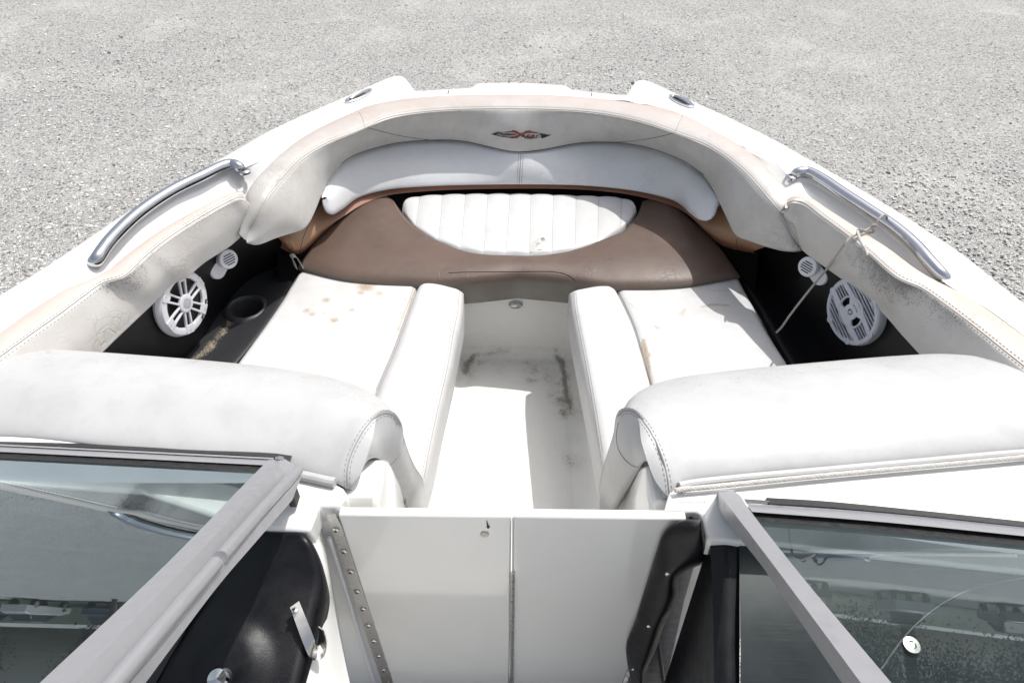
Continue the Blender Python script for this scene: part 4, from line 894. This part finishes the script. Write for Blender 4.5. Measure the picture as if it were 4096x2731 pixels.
# brown bow seat cushion with a bay for the ribbed insert
bs = thing('bow_seat_cushion', 'crescent brown vinyl bow seat cushion around the white ribbed insert', 'cushion', W(2063, 1060, 1.30))
inn = D([(905,462,1.445),(935,500,1.44),(990,545,1.43),(1060,570,1.42),(1130,582,1.418),(1190,585,1.418),(1250,582,1.418),(1345,562,1.425),(1430,530,1.435),(1462,495,1.44),(1475,462,1.445)])
out = D([(862,450,1.445),(800,482,1.44),(740,535,1.425),(686,612,1.40),(800,640,1.40),(960,655,1.39),(1060,652,1.39),(1190,640,1.39),(1310,650,1.39),(1400,662,1.39),(1560,655,1.40),(1698,632,1.40),(1650,565,1.425),(1600,515,1.44),(1540,470,1.445)])
# re-station so that corners line up
def stn(P, marks, ns_):
    o_ = []
    for (a, b), n_ in zip(zip(marks[:-1], marks[1:]), ns_):
        q = resample(P[a:b + 1], n_ + 1); o_.append(q[:-1])
    o_.append(P[-1:]); return np.concatenate(o_)
IN = stn(inn, [0, 2, 5, 8, 10], [26, 34, 34, 26]); OU = stn(out, [0, 3, 7, 11, 14], [26, 34, 34, 26])
def b_attr(V, A):
    gi, t, u = A[:, 0], A[:, 1], A[:, 2]
    fr_ = np.where(gi == 0, np.clip((t - .60) / .35, 0, 1), 1.) * np.clip(1.5 - np.abs(u - .5) * 2.6, 0, 1)
    return {'tint': np.clip(fr_, 0, 1), 'stain': V[:, 0] * 0, 'mold': V[:, 0] * 0}
OUd = OU.copy(); OUd[:, 2] -= .02; OUd2 = OU + unit((OU - OU.mean(0)) * [1, 1, 0]) * -.004; OUd2[:, 2] -= .083
front = np.array(OU)
loft('seat_cover', [[IN + [0, 0, -.05], IN + [0, 0, -.006], bulge(IN, OU, .10, .004), bulge(IN, OU, .5, .016), bulge(IN, OU, .85, .014), OU, OUd, OUd2]], len(IN), 7, M['brown'], bs, attr=b_attr, key='brown', sharp=80)
seam(bs, ['brown'], [(1795,1092),(1850,1089),(2063,1087),(2220,1088),(2270,1100),(2300,1122)], M['thread'], r=.0013, name='seam'); seam(bs, ['brown'], [(1810,1098),(1850,1095),(2063,1093),(2215,1094),(2262,1106),(2296,1128)], M['thread_l'], r=.0008, dash=.008, name='stitching')
seam(bs, ['brown'], [(1570,790),(1585,830),(1640,900),(1740,965)], M['thread_l'], r=.0008, name='seam')

# ribbed insert
rb = thing('ribbed_seat_insert', 'white ribbed lens-shaped seat pad set into the brown bow cushion', 'cushion', W(2080, 900, 1.38))
def cr(pts): return [(1366 + x / 1.721, 250 + y / 1.721) for x, y in pts]
top = cr([(415,985),(422,950),(450,925),(530,905),(690,893),(998,887),(1297,888),(1605,900),(1915,915),(2000,940),(2030,975),(2036,995)]); botm = cr([(415,990),(425,1035),(470,1095),(520,1145),(645,1220),(800,1280),(962,1310),(1133,1317),(1305,1320),(1475,1308),(1640,1280),(1792,1230),(1935,1140),(2000,1080),(2030,1030),(2036,1000)])
def byx(pts, n):
    P = np.array(pts); P = crom(P, 10); o_ = np.argsort(P[:, 0]); x = np.linspace(P[:, 0].min(), P[:, 0].max(), n); return np.stack([x, np.interp(x, P[o_, 0], P[o_, 1])], 1)
x0, x1 = top[0][0], top[-1][0]
n_ = 220; tX = byx(top, n_); bX = byx(botm, n_)
def lens(tX, bX):
    V = []; nv = 34; tv = np.linspace(0, 1, nv); x_c = [(1366 + v / 1.721) for v in (526, 683, 840, 995, 1147, 1300, 1455, 1612, 1768, 1926)]
    for j, t in enumerate(tv):
        for i in range(n_):
            px = tX[i, 0]; py = bX[i, 1] * (1 - t) + tX[i, 1] * t
            # seams converge a little towards the front
            p = W(px, py, 1.428 + .028 * t)
            lv = abs(tX[i, 1] - bX[i, 1]) / 900.; d = min(t, 1 - t) * lv * 1.3; dd = min(px - x0, x1 - px) / 1300.; e = .022
            def rl(q): q = min(max(q / e, 0), 1); return math.sqrt(max(1 - (1 - q) ** 2, 0))
            r_ = rl(d) * rl(dd * 1.2)
            k = 1.0
            for xc in x_c: k = min(k, abs(px - (xc + (t - .5) * 18 * (1 if xc < 2080 else .3))) / 42.)
            V.append(p + [0, 0, .020 * (r_ - 1) + r_ * (.0042 * (1 - (1 - min(k, 1)) ** 2.2) - .002)])
    return V, nv
V, nv = lens(tX, bX); F_ = grid_faces(nv, n_); b = len(V)
V += [v + np.array([0, 0.004, -.06]) for v in V[:n_]]; F_ += [(i, i + 1, b + i + 1, b + i) for i in range(n_ - 1)]
b2_ = len(V); V += [v + np.array([0, 0, -.06]) for v in V[(nv - 1) * n_:nv * n_]]; F_ += [((nv - 1) * n_ + i, (nv - 1) * n_ + i + 1, b2_ + i + 1, b2_ + i) for i in range(n_ - 1)]
mesh('ribbed_cover', V, F_, M['white'], rb, key='rib', attrs={'stain': np.zeros(len(V)), 'mold': np.zeros(len(V))}, sharp=60)
for xc in (526, 683, 840, 995, 1147, 1300, 1455, 1612, 1768, 1926):
    X = 1366 + xc / 1.721; dx = 9 * (1 if X < 2080 else .3); yt = np.interp(X, tX[:, 0], tX[:, 1]) + 3; yb = np.interp(X, bX[:, 0], bX[:, 1]) - 3
    seam(rb, ['rib'], [(X + dx, yt), (X, (yt + yb) / 2), (X - dx, yb)], M['thread_l'], r=.0007, off=.0002, name='rib_stitching')
# pull tab
ta = np.array([cast(['rib'], x, y, .002 + h) for x, y, h in ((2118,1010,0),(2130,990,.006),(2145,972,.014),(2160,968,.014),(2164,972,.006),(2150,1000,0))])
tb = ta + [.014, .002, 0]; loft('pull_tab', [[ta, tb]], 30, 2, M['rope'], rb, solid=.001)
# near-black board added behind the insert, painting shade into the gap
V = np.concatenate([resample(Tb + unit((Tb - [0, 1.4, 0]) * [1, 1, 0]) * .02, 60), resample(Tb * [1, 1, 0] + [0, -.10, 1.36], 60)]); mesh('gap_shade_board', V, grid_faces(2, 60), M['dark'], boat)

# side seat cushions
def seat(label, flat_l, flat_r, bol_l, bol_r, spots, lines, group, bspots):
    f = thing('seat_cushion', label, 'cushion', (flat_l[0] + flat_r[-1]) / 2 * [1, 1, 0] + [0, 0, 1.29], group)
    sp = [(*W(x, y, ZS)[:2], r, a) for x, y, r, a in spots]
    def at(V, A):
        s = blob(V, sp)
        for ln, wd, a in lines: s = np.maximum(s, a * np.exp(-(dseg(V * [1, 1, 0], L(ln, ZS) * [1, 1, 0]) / wd) ** 2))
        return {'stain': s, 'mold': V[:, 0] * 0}
    pillow('seat_panel', flat_l, flat_r, M['white'], f, nu=150, nv=100, edge=.022, thick=.10, crown=.006, attr=at, key='seat' + str(len(SURF)))
    pillow('side_bolster', bol_l, bol_r, M['white'], f, nu=90, nv=34, edge=.030, thick=.11, crown=.012, attr=lambda V, A: {'stain': blob(V, [(*W(x, y, ZS)[:2], r, a) for x, y, r, a in bspots]), 'mold': V[:, 0] * 0}, key='bol' + str(len(SURF)))
    return f
LL = D([(690,617),(672,640),(650,680),(606,745),(540,835),(470,935),(400,1010)], ZS); LR = D([(968,634),(952,670),(938,710),(925,745),(905,800),(865,893),(800,1060)], ZS)
BL = D([(966,636),(950,672),(936,712),(923,747),(903,802),(863,895),(800,1068)], ZS + .008); BR = D([(1064,660),(1062,705),(1052,760),(1038,830),(1012,940),(985,1060),(955,1150)], ZS + .008)
s1 = seat('white port seat cushion with a big brown stain near its front edge', LL, LR, BL, BR,
     [(1465,1150,.020,.95),(1500,1135,.012,.95),(1445,1175,.010,.8),(1520,1175,.011,.6),(1306,1205,.009,.8),(1225,1247,.008,.8),(1250,1262,.008,.7),(1338,1288,.010,.9),(1408,1244,.008,.6),(1298,1258,.004,.5),(1290,1380,.005,.4),(1620,1200,.006,.6)],
     [([(1660,1125),(1640,1190),(1612,1260),(1590,1320)], .0035, .75)], 'white side seat cushions', [])
RL = D([(1406,642),(1424,675),(1440,708),(1455,742),(1472,795),(1500,893),(1550,1060)], ZS); RR = D([(1696,630),(1712,662),(1733,700),(1762,755),(1810,830),(1870,930),(1930,1010)], ZS)
BL2 = D([(1308,662),(1312,705),(1322,760),(1336,830),(1358,940),(1382,1060),(1400,1150)], ZS + .008); BR2 = D([(1408,644),(1426,677),(1442,710),(1457,744),(1474,797),(1502,895),(1552,1068)], ZS + .008)
s2 = seat('white starboard seat cushion with streaky brown marks and a dirty seam', RL, RR, BL2, BR2,
     [(2960,1172,.010,.5)],
     [([(2560,1200),(2600,1180),(2700,1130),(2760,1110)], .005, .38), ([(2520,1215),(2535,1230),(2545,1240)], .006, .5), ([(2730,1170),(2800,1155),(2860,1165),(2925,1165)], .005, .42), ([(2810,1232),(2850,1222),(2910,1225)], .007, .72),
      ([(2620,1308),(2635,1318)], .006, .7), ([(2715,1265),(2740,1240),(2720,1290)], .005, .5), ([(2575,1360),(2590,1440),(2605,1540)], .006, .95), ([(2572,1370),(2582,1400),(2592,1420)], .012, .7), ([(2840,1140),(2900,1120),(2985,1165)], .004, .35), ([(2700,1090),(2750,1180),(2790,1195)], .0035, .3)], 'white side seat cushions', [])
kk = [k for k in SURF if k.startswith(('seat', 'bol'))]
seam(s1, kk, [(968,636),(951,672),(937,712),(924,747),(904,802),(864,895)], M['thread_l'], r=.0014, disp=True, off=0)
seam(s1, kk, [(1050,668),(1046,715),(1036,765),(1020,850),(1000,930),(978,1040),(968,1100)], M['thread_l'], r=.0008, disp=True, dash=.007, name='stitching'); seam(s1, kk, [(1055,668),(1051,715),(1041,765),(1026,850),(1005,940),(984,1040),(973,1100)], M['thread_l'], r=.0009, disp=True)
seam(s2, kk, [(1407,643),(1425,676),(1441,709),(1456,743),(1473,796),(1501,894)], M['thread_l'], r=.0014, disp=True, off=0)
seam(s2, kk, [(1318,672),(1322,712),(1332,765),(1346,835),(1362,925),(1382,1050)], M['thread_l'], r=.0009, disp=True); seam(s2, kk, [(1323,672),(1327,712),(1337,765),(1351,835),(1367,925),(1386,1040)], M['thread_l'], r=.0008, disp=True, dash=.007, name='stitching')
# strap loop at the port seat's front corner
ta = L([(1190,1078,1.40),(1180,1050,1.42),(1172,1035,1.435),(1185,1030,1.44),(1200,1050,1.42),(1215,1078,1.395)]); tb = ta + [-.012, .012, .006]
loft('strap_loop', [[ta, tb]], 30, 2, M['rope'], s1, solid=.0012)

# coaming pads
def coam(label, T, Sx, U, group, moldspec, key):
    th = thing('coaming_pad', label, 'pad', (T[len(T) // 2] * [1, 1, 0]) + [0, 0, 1.6], group)
    nu = 110; T = resample(T, nu); Sx = resample(Sx, nu); U = resample(U, nu)
    To = T + unit((T - Sx) * [1, 1, 0]) * .004 + [0, 0, -.05]
    In = U + unit((T - U) * [1, 1, 0]) * .05 + [0, 0, -.01]
    def at(V, A):
        gi, t, u = A[:, 0], A[:, 1], A[:, 2]; m = np.zeros(len(V))
        for c_, w_, a in moldspec: m = np.maximum(m, a * np.exp(-((u - c_) / w_) ** 2))
        m = np.where(gi == 1, 1.25 * m * np.clip(1 - t * 2.0, 0, 1) ** .7, np.where(t > .8, m * .25, 0))
        return {'mold': m, 'tint': np.where(gi == 0, .75 * np.clip(np.sin(t * 3.1), 0, 1), .0), 'stain': V[:, 0] * 0}
    loft('pad_cover', [[To, T, bulge(T, Sx, .4, .010), bulge(T, Sx, .8, .006), Sx - [0, 0, .003]], [Sx - [0, 0, .003], bulge(Sx, U, .10, .005), bulge(Sx, U, .5, .014), bulge(Sx, U, .88, .008), U, In]], nu, 7, M['beige'], th, attr=at, key=key, sharp=25)
    return th
Tl = L([(958,778,1.70),(924,781),(813,833),(639,932),(488,1041),(407,1105),(267,1157),(145,1232),(0,1337),(-150,1440)], 1.715)
Sl_px = [(985,800),(975,790),(953,790),(906,810),(813,862),(668,955),(581,1025),(494,1105),(407,1134),(325,1192),(232,1261),(116,1343),(0,1427),(-150,1535)]
Sl = L([(*p, 1.715 if i < 2 else 1.73) for i, p in enumerate(Sl_px)])
Ul = L([(1003,812,1.69),(1002,850,1.66),(985,915,1.62),(930,976,1.60),(813,1054),(744,1111),(697,1134),(581,1244),(465,1354),(407,1410),(300,1500),(180,1600)], 1.60)
cp1 = coam('beige port side pad dusted with grey mould on its middle', Tl, Sl, Ul, 'padded coamings along the bow sides', [(.55, .10, .62), (.42, .06, .35)], 'cpL')
Tr = L([(3170,800,1.70),(3195,787),(3241,800),(3311,845),(3427,918),(3479,952),(3555,1000),(3660,1078),(3718,1116),(3776,1145),(3863,1186),(3950,1244),(4096,1349),(4250,1460)], 1.715)
Sr_px = [(3142,830),(3150,815),(3172,805),(3212,811),(3282,862),(3398,948),(3480,1017),(3590,1110),(3683,1151),(3776,1215),(3892,1302),(4008,1395),(4096,1465),(4220,1570)]
Sr = L([(*p, 1.715 if i < 2 else 1.73) for i, p in enumerate(Sr_px)])
Ur = L([(3137,835,1.69),(3148,885,1.66),(3177,947,1.62),(3212,1000,1.60),(3311,1075),(3427,1157),(3532,1250),(3613,1343),(3683,1421),(3780,1540),(3860,1640)], 1.60)
cp2 = coam('beige starboard side pad with a dark mould streak under its seam', Tr, Sr, Ur, 'padded coamings along the bow sides', [(.50, .13, 1.0), (.70, .10, .5), (.38, .05, .6)], 'cpR')
for th, kx, px in ((cp1, 'cpL', Sl_px), (cp2, 'cpR', Sr_px)):
    seam(th, [kx], px[1:], M['thread_l'], r=.0011); seam(th, [kx], px[1:], M['thread_l'], r=.0008, side=9, dash=.008, name='stitching'); seam(th, [kx], px[1:], M['thread_l'], r=.0007, side=-13, dash=.009, name='stitching')

# aft backrests of the bow seats
def rear(label, F1, R4, arc, inner, grp, key, sgn):
    th = thing('backrest_cushion', label, 'backrest', (F1[0] + R4[-1]) / 2 * [1, 1, 0] + [0, 0, 1.4], grp); nu = 120
    F1 = resample(F1, nu); R4 = resample(R4, nu)
    m1 = bulge(F1, R4, .25, .040); m2 = bulge(F1, R4, .55, .048); m3 = bulge(F1, R4, .85, .026)
    F0 = F1 + [0, .004, -.10]; F00 = F1 + [0, -.03, -.25]
    R5 = R4 + [0, .03, -.02]
    # taper the bulge towards the arc end so that it meets the cap
    def at(V, A):
        t = A[:, 1]; return {'mold': np.clip(.20 * np.exp(-((t - .40) / .10) ** 2), 0, 1), 'stain': V[:, 0] * 0, 'tint': V[:, 0] * 0}
    loft('backrest_cover', [[F00, F0, F1, m1, m2, m3, R4, R5]], nu, 7, M['rear'], th, key=key, attr=at, sharp=80)
    a = resample(arc, 60); b_ = resample(inner, 60); mid = bulge(a, b_, .5, .008)
    a2 = a - (b_ - a) * .04
    loft('end_cap', [[a2, a, mid, b_, b_ + [-.02 * sgn, .02, -.005]]], 60, 6, M['rear'], th, key=key + 'c', sharp=80, attr=lambda V, A: {'stain': V[:, 0] * 0, 'mold': V[:, 0] * 0, 'tint': V[:, 0] * 0})
    return th
F1 = D([(-160,860,1.66),(-60,825,1.66),(0,812,1.66),(60,806,1.66),(140,808,1.66),(300,818,1.66),(540,838,1.66),(700,858,1.66),(790,878,1.665),(850,902,1.67),(890,932,1.675),(908,955,1.69)])
R4 = D([(-160,1000,1.70),(-60,1000,1.70),(0,1002,1.70),(75,1006,1.70),(150,1014,1.70),(300,1034,1.70),(500,1054,1.70),(600,1066,1.70),(670,1078,1.70),(740,1098,1.70),(780,1112,1.70),(797,1122,1.69)])
arcL = D([(797,1122,1.69),(800,1065,1.715),(825,1005,1.735),(855,965,1.735),(880,948,1.73),(905,953,1.71),(920,975,1.69),(927,1010,1.63),(950,1070,1.52),(972,1110,1.45),(974,1140,1.43)])
inL = D([(800,1124,1.68),(826,1082,1.68),(846,1056,1.69),(862,1051,1.68),(880,1065,1.62),(905,1100,1.55),(925,1135,1.48),(938,1165,1.42),(950,1185,1.40),(962,1195,1.39),(968,1200,1.38)])
ar1 = rear('white padded backrest roll over the port seat, beside the folded-back windscreen', F1, R4, arcL, inL, 'aft backrests either side of the walkway', 'arL', 1)
F2 = D([(1428,952,1.69),(1445,918,1.675),(1480,893,1.67),(1540,873,1.665),(1640,858,1.66),(1900,833,1.66),(2050,821,1.66),(2160,817,1.66),(2270,829,1.66),(2352,850,1.66),(2480,900,1.66)])
R42 = D([(1538,1143,1.69),(1550,1125,1.70),(1575,1108,1.70),(1700,1090,1.70),(1900,1072,1.70),(2100,1054,1.70),(2250,1041,1.70),(2352,1032,1.70),(2480,1022,1.70),(2540,1018,1.70),(2600,1014,1.70)])
arcR = D([(1538,1143,1.69),(1532,1090,1.715),(1515,1035,1.735),(1487,980,1.735),(1455,946,1.73),(1432,944,1.715),(1418,957,1.69),(1410,1000,1.63),(1390,1065,1.52),(1378,1115,1.45),(1378,1145,1.43)])
inR = D([(1530,1140,1.68),(1512,1098,1.68),(1497,1062,1.69),(1480,1060,1.68),(1462,1080,1.62),(1440,1115,1.55),(1418,1150,1.48),(1403,1175,1.42),(1395,1190,1.40),(1388,1198,1.39),(1384,1200,1.38)])
ar2 = rear('white padded backrest roll over the starboard seat, in front of the long white rope', F2, R42, arcR, inR, 'aft backrests either side of the walkway', 'arR', -1)
for th, kx, arc in ((ar1, ['arL', 'arLc'], [(797,1118),(800,1065),(825,1005),(855,965),(880,948),(905,953),(920,975)]), (ar2, ['arR', 'arRc'], [(1538,1138),(1532,1090),(1515,1035),(1487,980),(1455,946),(1432,944),(1420,955)])):
    for s, dd in ((0, None), (11, .009), (-11, .009)): seam(th, kx, arc, M['thread_l'], r=.0011 if s == 0 else .0007, side=s, dash=dd, disp=True, name='seam' if s == 0 else 'stitching')
seam(ar1, ['arLc'], [(924,975),(928,1000),(925,1030),(910,1055),(895,1067),(884,1070)], M['thread_l'], r=.0008, disp=True); seam(ar2, ['arRc'], [(1420,970),(1416,1000),(1420,1030),(1438,1058),(1455,1070),(1465,1072)], M['thread_l'], r=.0008, disp=True)
# flaps (piping) under the backrests
P = D([(2620,1025),(2352,1040),(2100,1062),(1900,1080),(1700,1098),(1590,1110),(1560,1116)], 1.708); V, F_ = tube(resample(P, 80), .0072, 10); mesh('welt', V, F_, M['rear'], ar2)
P = D([(500,1072),(640,1082),(700,1093),(745,1103),(770,1108)], 1.708); V, F_ = tube(resample(P, 40), .0085, 10); mesh('welt', V, F_, M['rear'], ar1)

# ------------------------------------------------------------------ ropes
def braid(P, r, mat, name, label, pitch=.018):
    P = resample(P, max(int(np.linalg.norm(np.diff(P, axis=0), axis=1).sum() / .0016), 60)); T = unit(np.gradient(P, axis=0)); ln = np.linalg.norm(np.diff(P, axis=0), axis=1).sum()
    a = unit(np.cross(T, [0, 0, 1.])); b_ = np.cross(T, a); parts = []
    s = np.linspace(0, ln, len(P))
    for k in range(3):
        ph = 2 * math.pi * (s / pitch + k / 3); Q = P + (a * np.cos(ph)[:, None] + b_ * np.sin(ph)[:, None]) * r * .5; parts.append(tube(Q, r * .62, 6))
    V, F_ = merge(parts); return mesh(name, V, F_, mat, None, label=label, cat='rope')
P = D([(2620,1030),(2480,1040),(2352,1052),(2200,1066),(2000,1084),(1850,1098),(1700,1113),(1620,1121),(1565,1126),(1550,1128)], 1.709); P[:, 2] += .003
braid(P, .0043, M['rope'], 'rope', 'long white braided rope lying on the starboard deck behind the backrest', .013)
def cc(x, y, z): return W(3300 + x / 4.9, 780 + y / 4.9, z)
P = np.array([cc(1220,430,1.735),cc(1150,400,1.752),cc(1050,480,1.756),cc(980,580,1.745),cc(880,650,1.74),cc(700,735,1.745),cc(620,775,1.748),cc(480,850,1.752),cc(390,950,1.745),cc(280,1100,1.72),cc(130,1310,1.66),cc(20,1470,1.60),W(3230,1170,1.55),W(3160,1260,1.47),W(3125,1310,1.42),W(3105,1330,1.40)])
cordv = []
Pc = resample(P, 500)
cd_ = thing('cord', 'thin grey cord tied round the starboard grab handle and trailing inboard', 'cord', cc(980, 580, 1.74))
def strands(P, r, pitch=.012):
    P = resample(P, max(int(np.linalg.norm(np.diff(P, axis=0), axis=1).sum() / .0016), 30)); T = unit(np.gradient(P, axis=0)); s = np.r_[0, np.cumsum(np.linalg.norm(np.diff(P, axis=0), axis=1))]
    a = unit(np.cross(T, [0.1, 0, 1.])); b_ = np.cross(T, a)
    return [tube(P + (a * np.cos(2 * math.pi * (s / pitch + k / 2))[:, None] + b_ * np.sin(2 * math.pi * (s / pitch + k / 2))[:, None]) * r * .5, r * .66, 6) for k in range(2)]
V, F_ = merge(strands(P, .0030)); mesh('main_line', V, F_, M['cord'], cd_)
P = np.array([cc(650,690,1.75),cc(640,730,1.754),cc(665,800,1.754),cc(700,900,1.752),cc(750,1000,1.748),cc(790,1060,1.745),cc(840,1170,1.742)])
V, F_ = merge(strands(P, .0032)); mesh('loose_end', V, F_, M['rope'], cd_)
P = np.array([cc(720,690,1.753),cc(780,710,1.742),cc(900,740,1.72),cc(960,720,1.722),cc(940,670,1.735),cc(910,640,1.742),cc(960,620,1.744)]); V, F_ = merge(strands(P, .0030) + strands(np.array([cc(630,720,1.75),cc(670,680,1.757),cc(725,685,1.756),cc(700,730,1.75),cc(640,745,1.75)]), .003) + strands(np.array([cc(920,600,1.744),cc(965,590,1.752),cc(1005,600,1.748),cc(950,630,1.744),cc(905,640,1.744)]), .003)); mesh('knot', V, F_, M['cord'], cd_)

# ------------------------------------------------------------------ what the windscreens mirror: the lot ahead of the boat
leafm = []
for i, c in enumerate(((.035, .075, .022), (.06, .11, .03), (.025, .05, .02))): leafm.append(plain('foliage_%s' % 'abc'[i], c, .7))
bark = plain('bark', (.12, .09, .065), .9)
def tree(x, y, h, r, label, seed):
    rg = np.random.RandomState(seed); t = thing('broadleaf_tree', label, 'tree', (x, y, 0), 'trees beyond the lot')
    parts = [tube([(x, y, 0), (x + .1, y, h * .3), (x + .2, y + .1, h * .75)], [h * .03, h * .022, h * .008], 8)]
    for k in range(6):
        a = k * 1.1; parts.append(tube([(x + .1, y, h * (.3 + .05 * k)), (x + r * .6 * math.cos(a), y + r * .6 * math.sin(a), h * (.5 + .06 * k))], [h * .01, h * .003], 5))
    V, F_ = merge(parts); mesh('trunk', V, F_, bark, t)
    nC = 80; C_ = rg.normal(0, 1, (nC, 3)); C_ = C_ / np.linalg.norm(C_, axis=1)[:, None] * (rg.rand(nC, 1) ** .4); C_ = C_ * [r, r, h * .42] + [x, y, h * .50]
    m_n = int(110 * r); P_ = np.repeat(C_, m_n, 0) + rg.normal(0, .15 * r, (len(C_) * m_n, 3)); V = (P_[:, None] + rg.normal(0, .075, (len(P_), 3, 3))).reshape(-1, 3); F_ = np.arange(len(V)).reshape(-1, 3).tolist()
    mesh('crown', V, F_, leafm[seed % 3], t, smooth=False)
tl = ['tall broadleaf tree mirrored in the port windscreen beside the pole', 'wide dark broadleaf tree at the far left end of the tree row', 'low round tree just right of the pole', 'dark spreading tree behind the white pickup', 'tall narrow tree in the middle of the tree row', 'bushy tree beyond the blue car', 'dark tree mirrored in the starboard windscreen', 'broad tree behind the grey car on the right', 'large tree at the far right end of the tree row', 'small rounded tree between two larger ones on the right']
for i, (x, y, h, r) in enumerate(((-31, 60, 10, 5.5), (-48, 56, 10, 6), (-21, 62, 8, 3.5), (-11, 64, 10, 4.6), (3, 64, 12, 4), (14, 60, 12, 5), (30, 46, 16, 8), (42, 43, 15, 8), (56, 40, 18, 9), (21, 52, 12, 5))): tree(x, y, h, r, tl[i], 20 + i)
def vehicle(x, y, rot, colr, label, truck):
    t = thing('parked_car', label, 'car', (x, y, 0), 'vehicles parked along the far side of the lot'); c_, s_ = math.cos(rot), math.sin(rot)
    fr = lambda a, b, c: np.array([x + a * c_ - b * s_, y + a * s_ + b * c_, c])
    mt = plain('car_paint', colr, .25, coat=1.)
    prof = [(-2.5, .45), (-2.5, .95), (-2.3, 1.02), (-.6, 1.05), (2.2, .98), (2.45, .85), (2.5, .45)] if truck else [(-2.2, .4), (-2.2, .85), (-1.7, .98), (1.2, .95), (2.1, .8), (2.2, .4)]
    def ext(prof, w0, w1, zt):
        n = len(prof); V = [fr(a, -w0 + (w0 - w1) * (b > zt), b) for a, b in prof] + [fr(a, w0 - (w0 - w1) * (b > zt), b) for a, b in prof]
        return V, [tuple(range(n)), tuple(range(n, 2 * n))[::-1]] + [(i, n + i, n + (i + 1) % n, (i + 1) % n) for i in range(n)]
    V, F_ = ext(prof, .92, .88, .9); mesh('body', V, F_, mt, t, bevel=.05)
    cab = [(-.7, 1.0), (-.5, 1.62), (.6, 1.66), (1.3, 1.0)] if truck else [(-1.6, .95), (-1.0, 1.40), (.3, 1.42), (1.1, .93)]
    V, F_ = ext(cab, .84, .66, 1.2); mesh('cabin', V, F_, plain('car_glass', (.02, .025, .03), .05, spec=.8), t, bevel=.03)
    V, F_ = boxm(fr(.02 if truck else -.35, 0, 1.66 if truck else 1.425), (1.15, 1.30, .03), np.array([[c_, s_, 0], [-s_, c_, 0], [0, 0, 1]])); mesh('roof', V, F_, mt, t, bevel=.01)
    for a in (-1.5, 1.55) if truck else (-1.35, 1.4):
        for b in (-.86, .86):
            f2 = frame(fr(a, b, .36), (-s_ * np.sign(b), c_ * np.sign(b), 0), (0, 0, 1)); V, F_ = lathe([(.2, .06), (.34, .05), (.36, .0), (.36, -.18), (.0, -.18)], f2, 20); wh = mesh('wheel', V, F_, M['rubber'], t)
            V, F_ = lathe([(.0, .065), (.2, .062)], f2, 16); mesh('rim', V, F_, M['alu'], wh)
for a in ((-41, 47, 1.6, (.45, .46, .48), 'silver car parked furthest left in the row', 0), (-37, 49, 1.7, (.04, .05, .07), 'dark blue car second from the left end of the row', 0), (-33, 48, 1.5, (.70, .70, .69), 'white car parked left of the navy car', 0), (-29, 50, 1.65, (.03, .05, .10), 'navy car parked left of the utility pole', 0), (-22, 49, 1.55, (.75, .75, .74), 'white pickup parked just right of the utility pole', 1), (-17, 50, 1.6, (.12, .13, .14), 'dark grey pickup beside the white pickup', 1), (-11, 50, 1.5, (.25, .03, .03), 'dark red car parked in the middle of the row', 0), (19, 38, 1.3, (.02, .02, .022), 'black car parked in front of the dark trees', 0), (24, 37, 1.25, (.30, .31, .33), 'silver pickup between the black car and the charcoal car', 1), (29, 35.5, 1.2, (.06, .065, .07), 'charcoal car parked third from the right', 0), (34, 34, 1.1, (.015, .015, .016), 'black pickup parked second from the right', 1), (39, 32, 1.1, (.35, .36, .38), 'pale grey car parked furthest right', 0)): vehicle(*a)
pole = thing('utility_pole', 'tall wooden utility pole with crossarm and wires', 'pole', (-25.5, 44, 0))
V, F_ = tube([(-25.5, 44, 0), (-25.5, 44, 11)], [.17, .11], 12); mesh('pole_shaft', V, F_, bark, pole)
V, F_ = boxm((-25.5, 44, 9.9), (2.4, .12, .14)); mesh('crossarm', V, F_, bark, pole)
V, F_ = tube([(-25.1, 43.8, 8.2), (-25.1, 43.8, 9.1)], .22, 12); mesh('transformer', V, F_, M['alu_dark'], pole)
V, F_ = merge([tube([(-25.5 + o_, 44, 10), (-55, 47, 9.3 + o_ * .1), (-85, 50, 10.2)], .02, 5) for o_ in (-1.1, 0, 1.1)] + [tube([(-25.5 + o_, 44, 10), (0, 46, 9.2), (30, 48, 10.1)], .02, 5) for o_ in (-1.1, 0, 1.1)]); mesh('wires', V, F_, M['cable'], pole)
gm_ = plain('verge_grass', (.03, .042, .016), .9, nz=(1.2, (.09, .09, .045), .7)); V = [(-200, 55, .02), (200, 38, .02), (260, 200, .02), (-260, 200, .02)]; mesh('grass_verge', V, [(0, 1, 2, 3)], gm_, kind='structure', loc=(0, 0, 0))
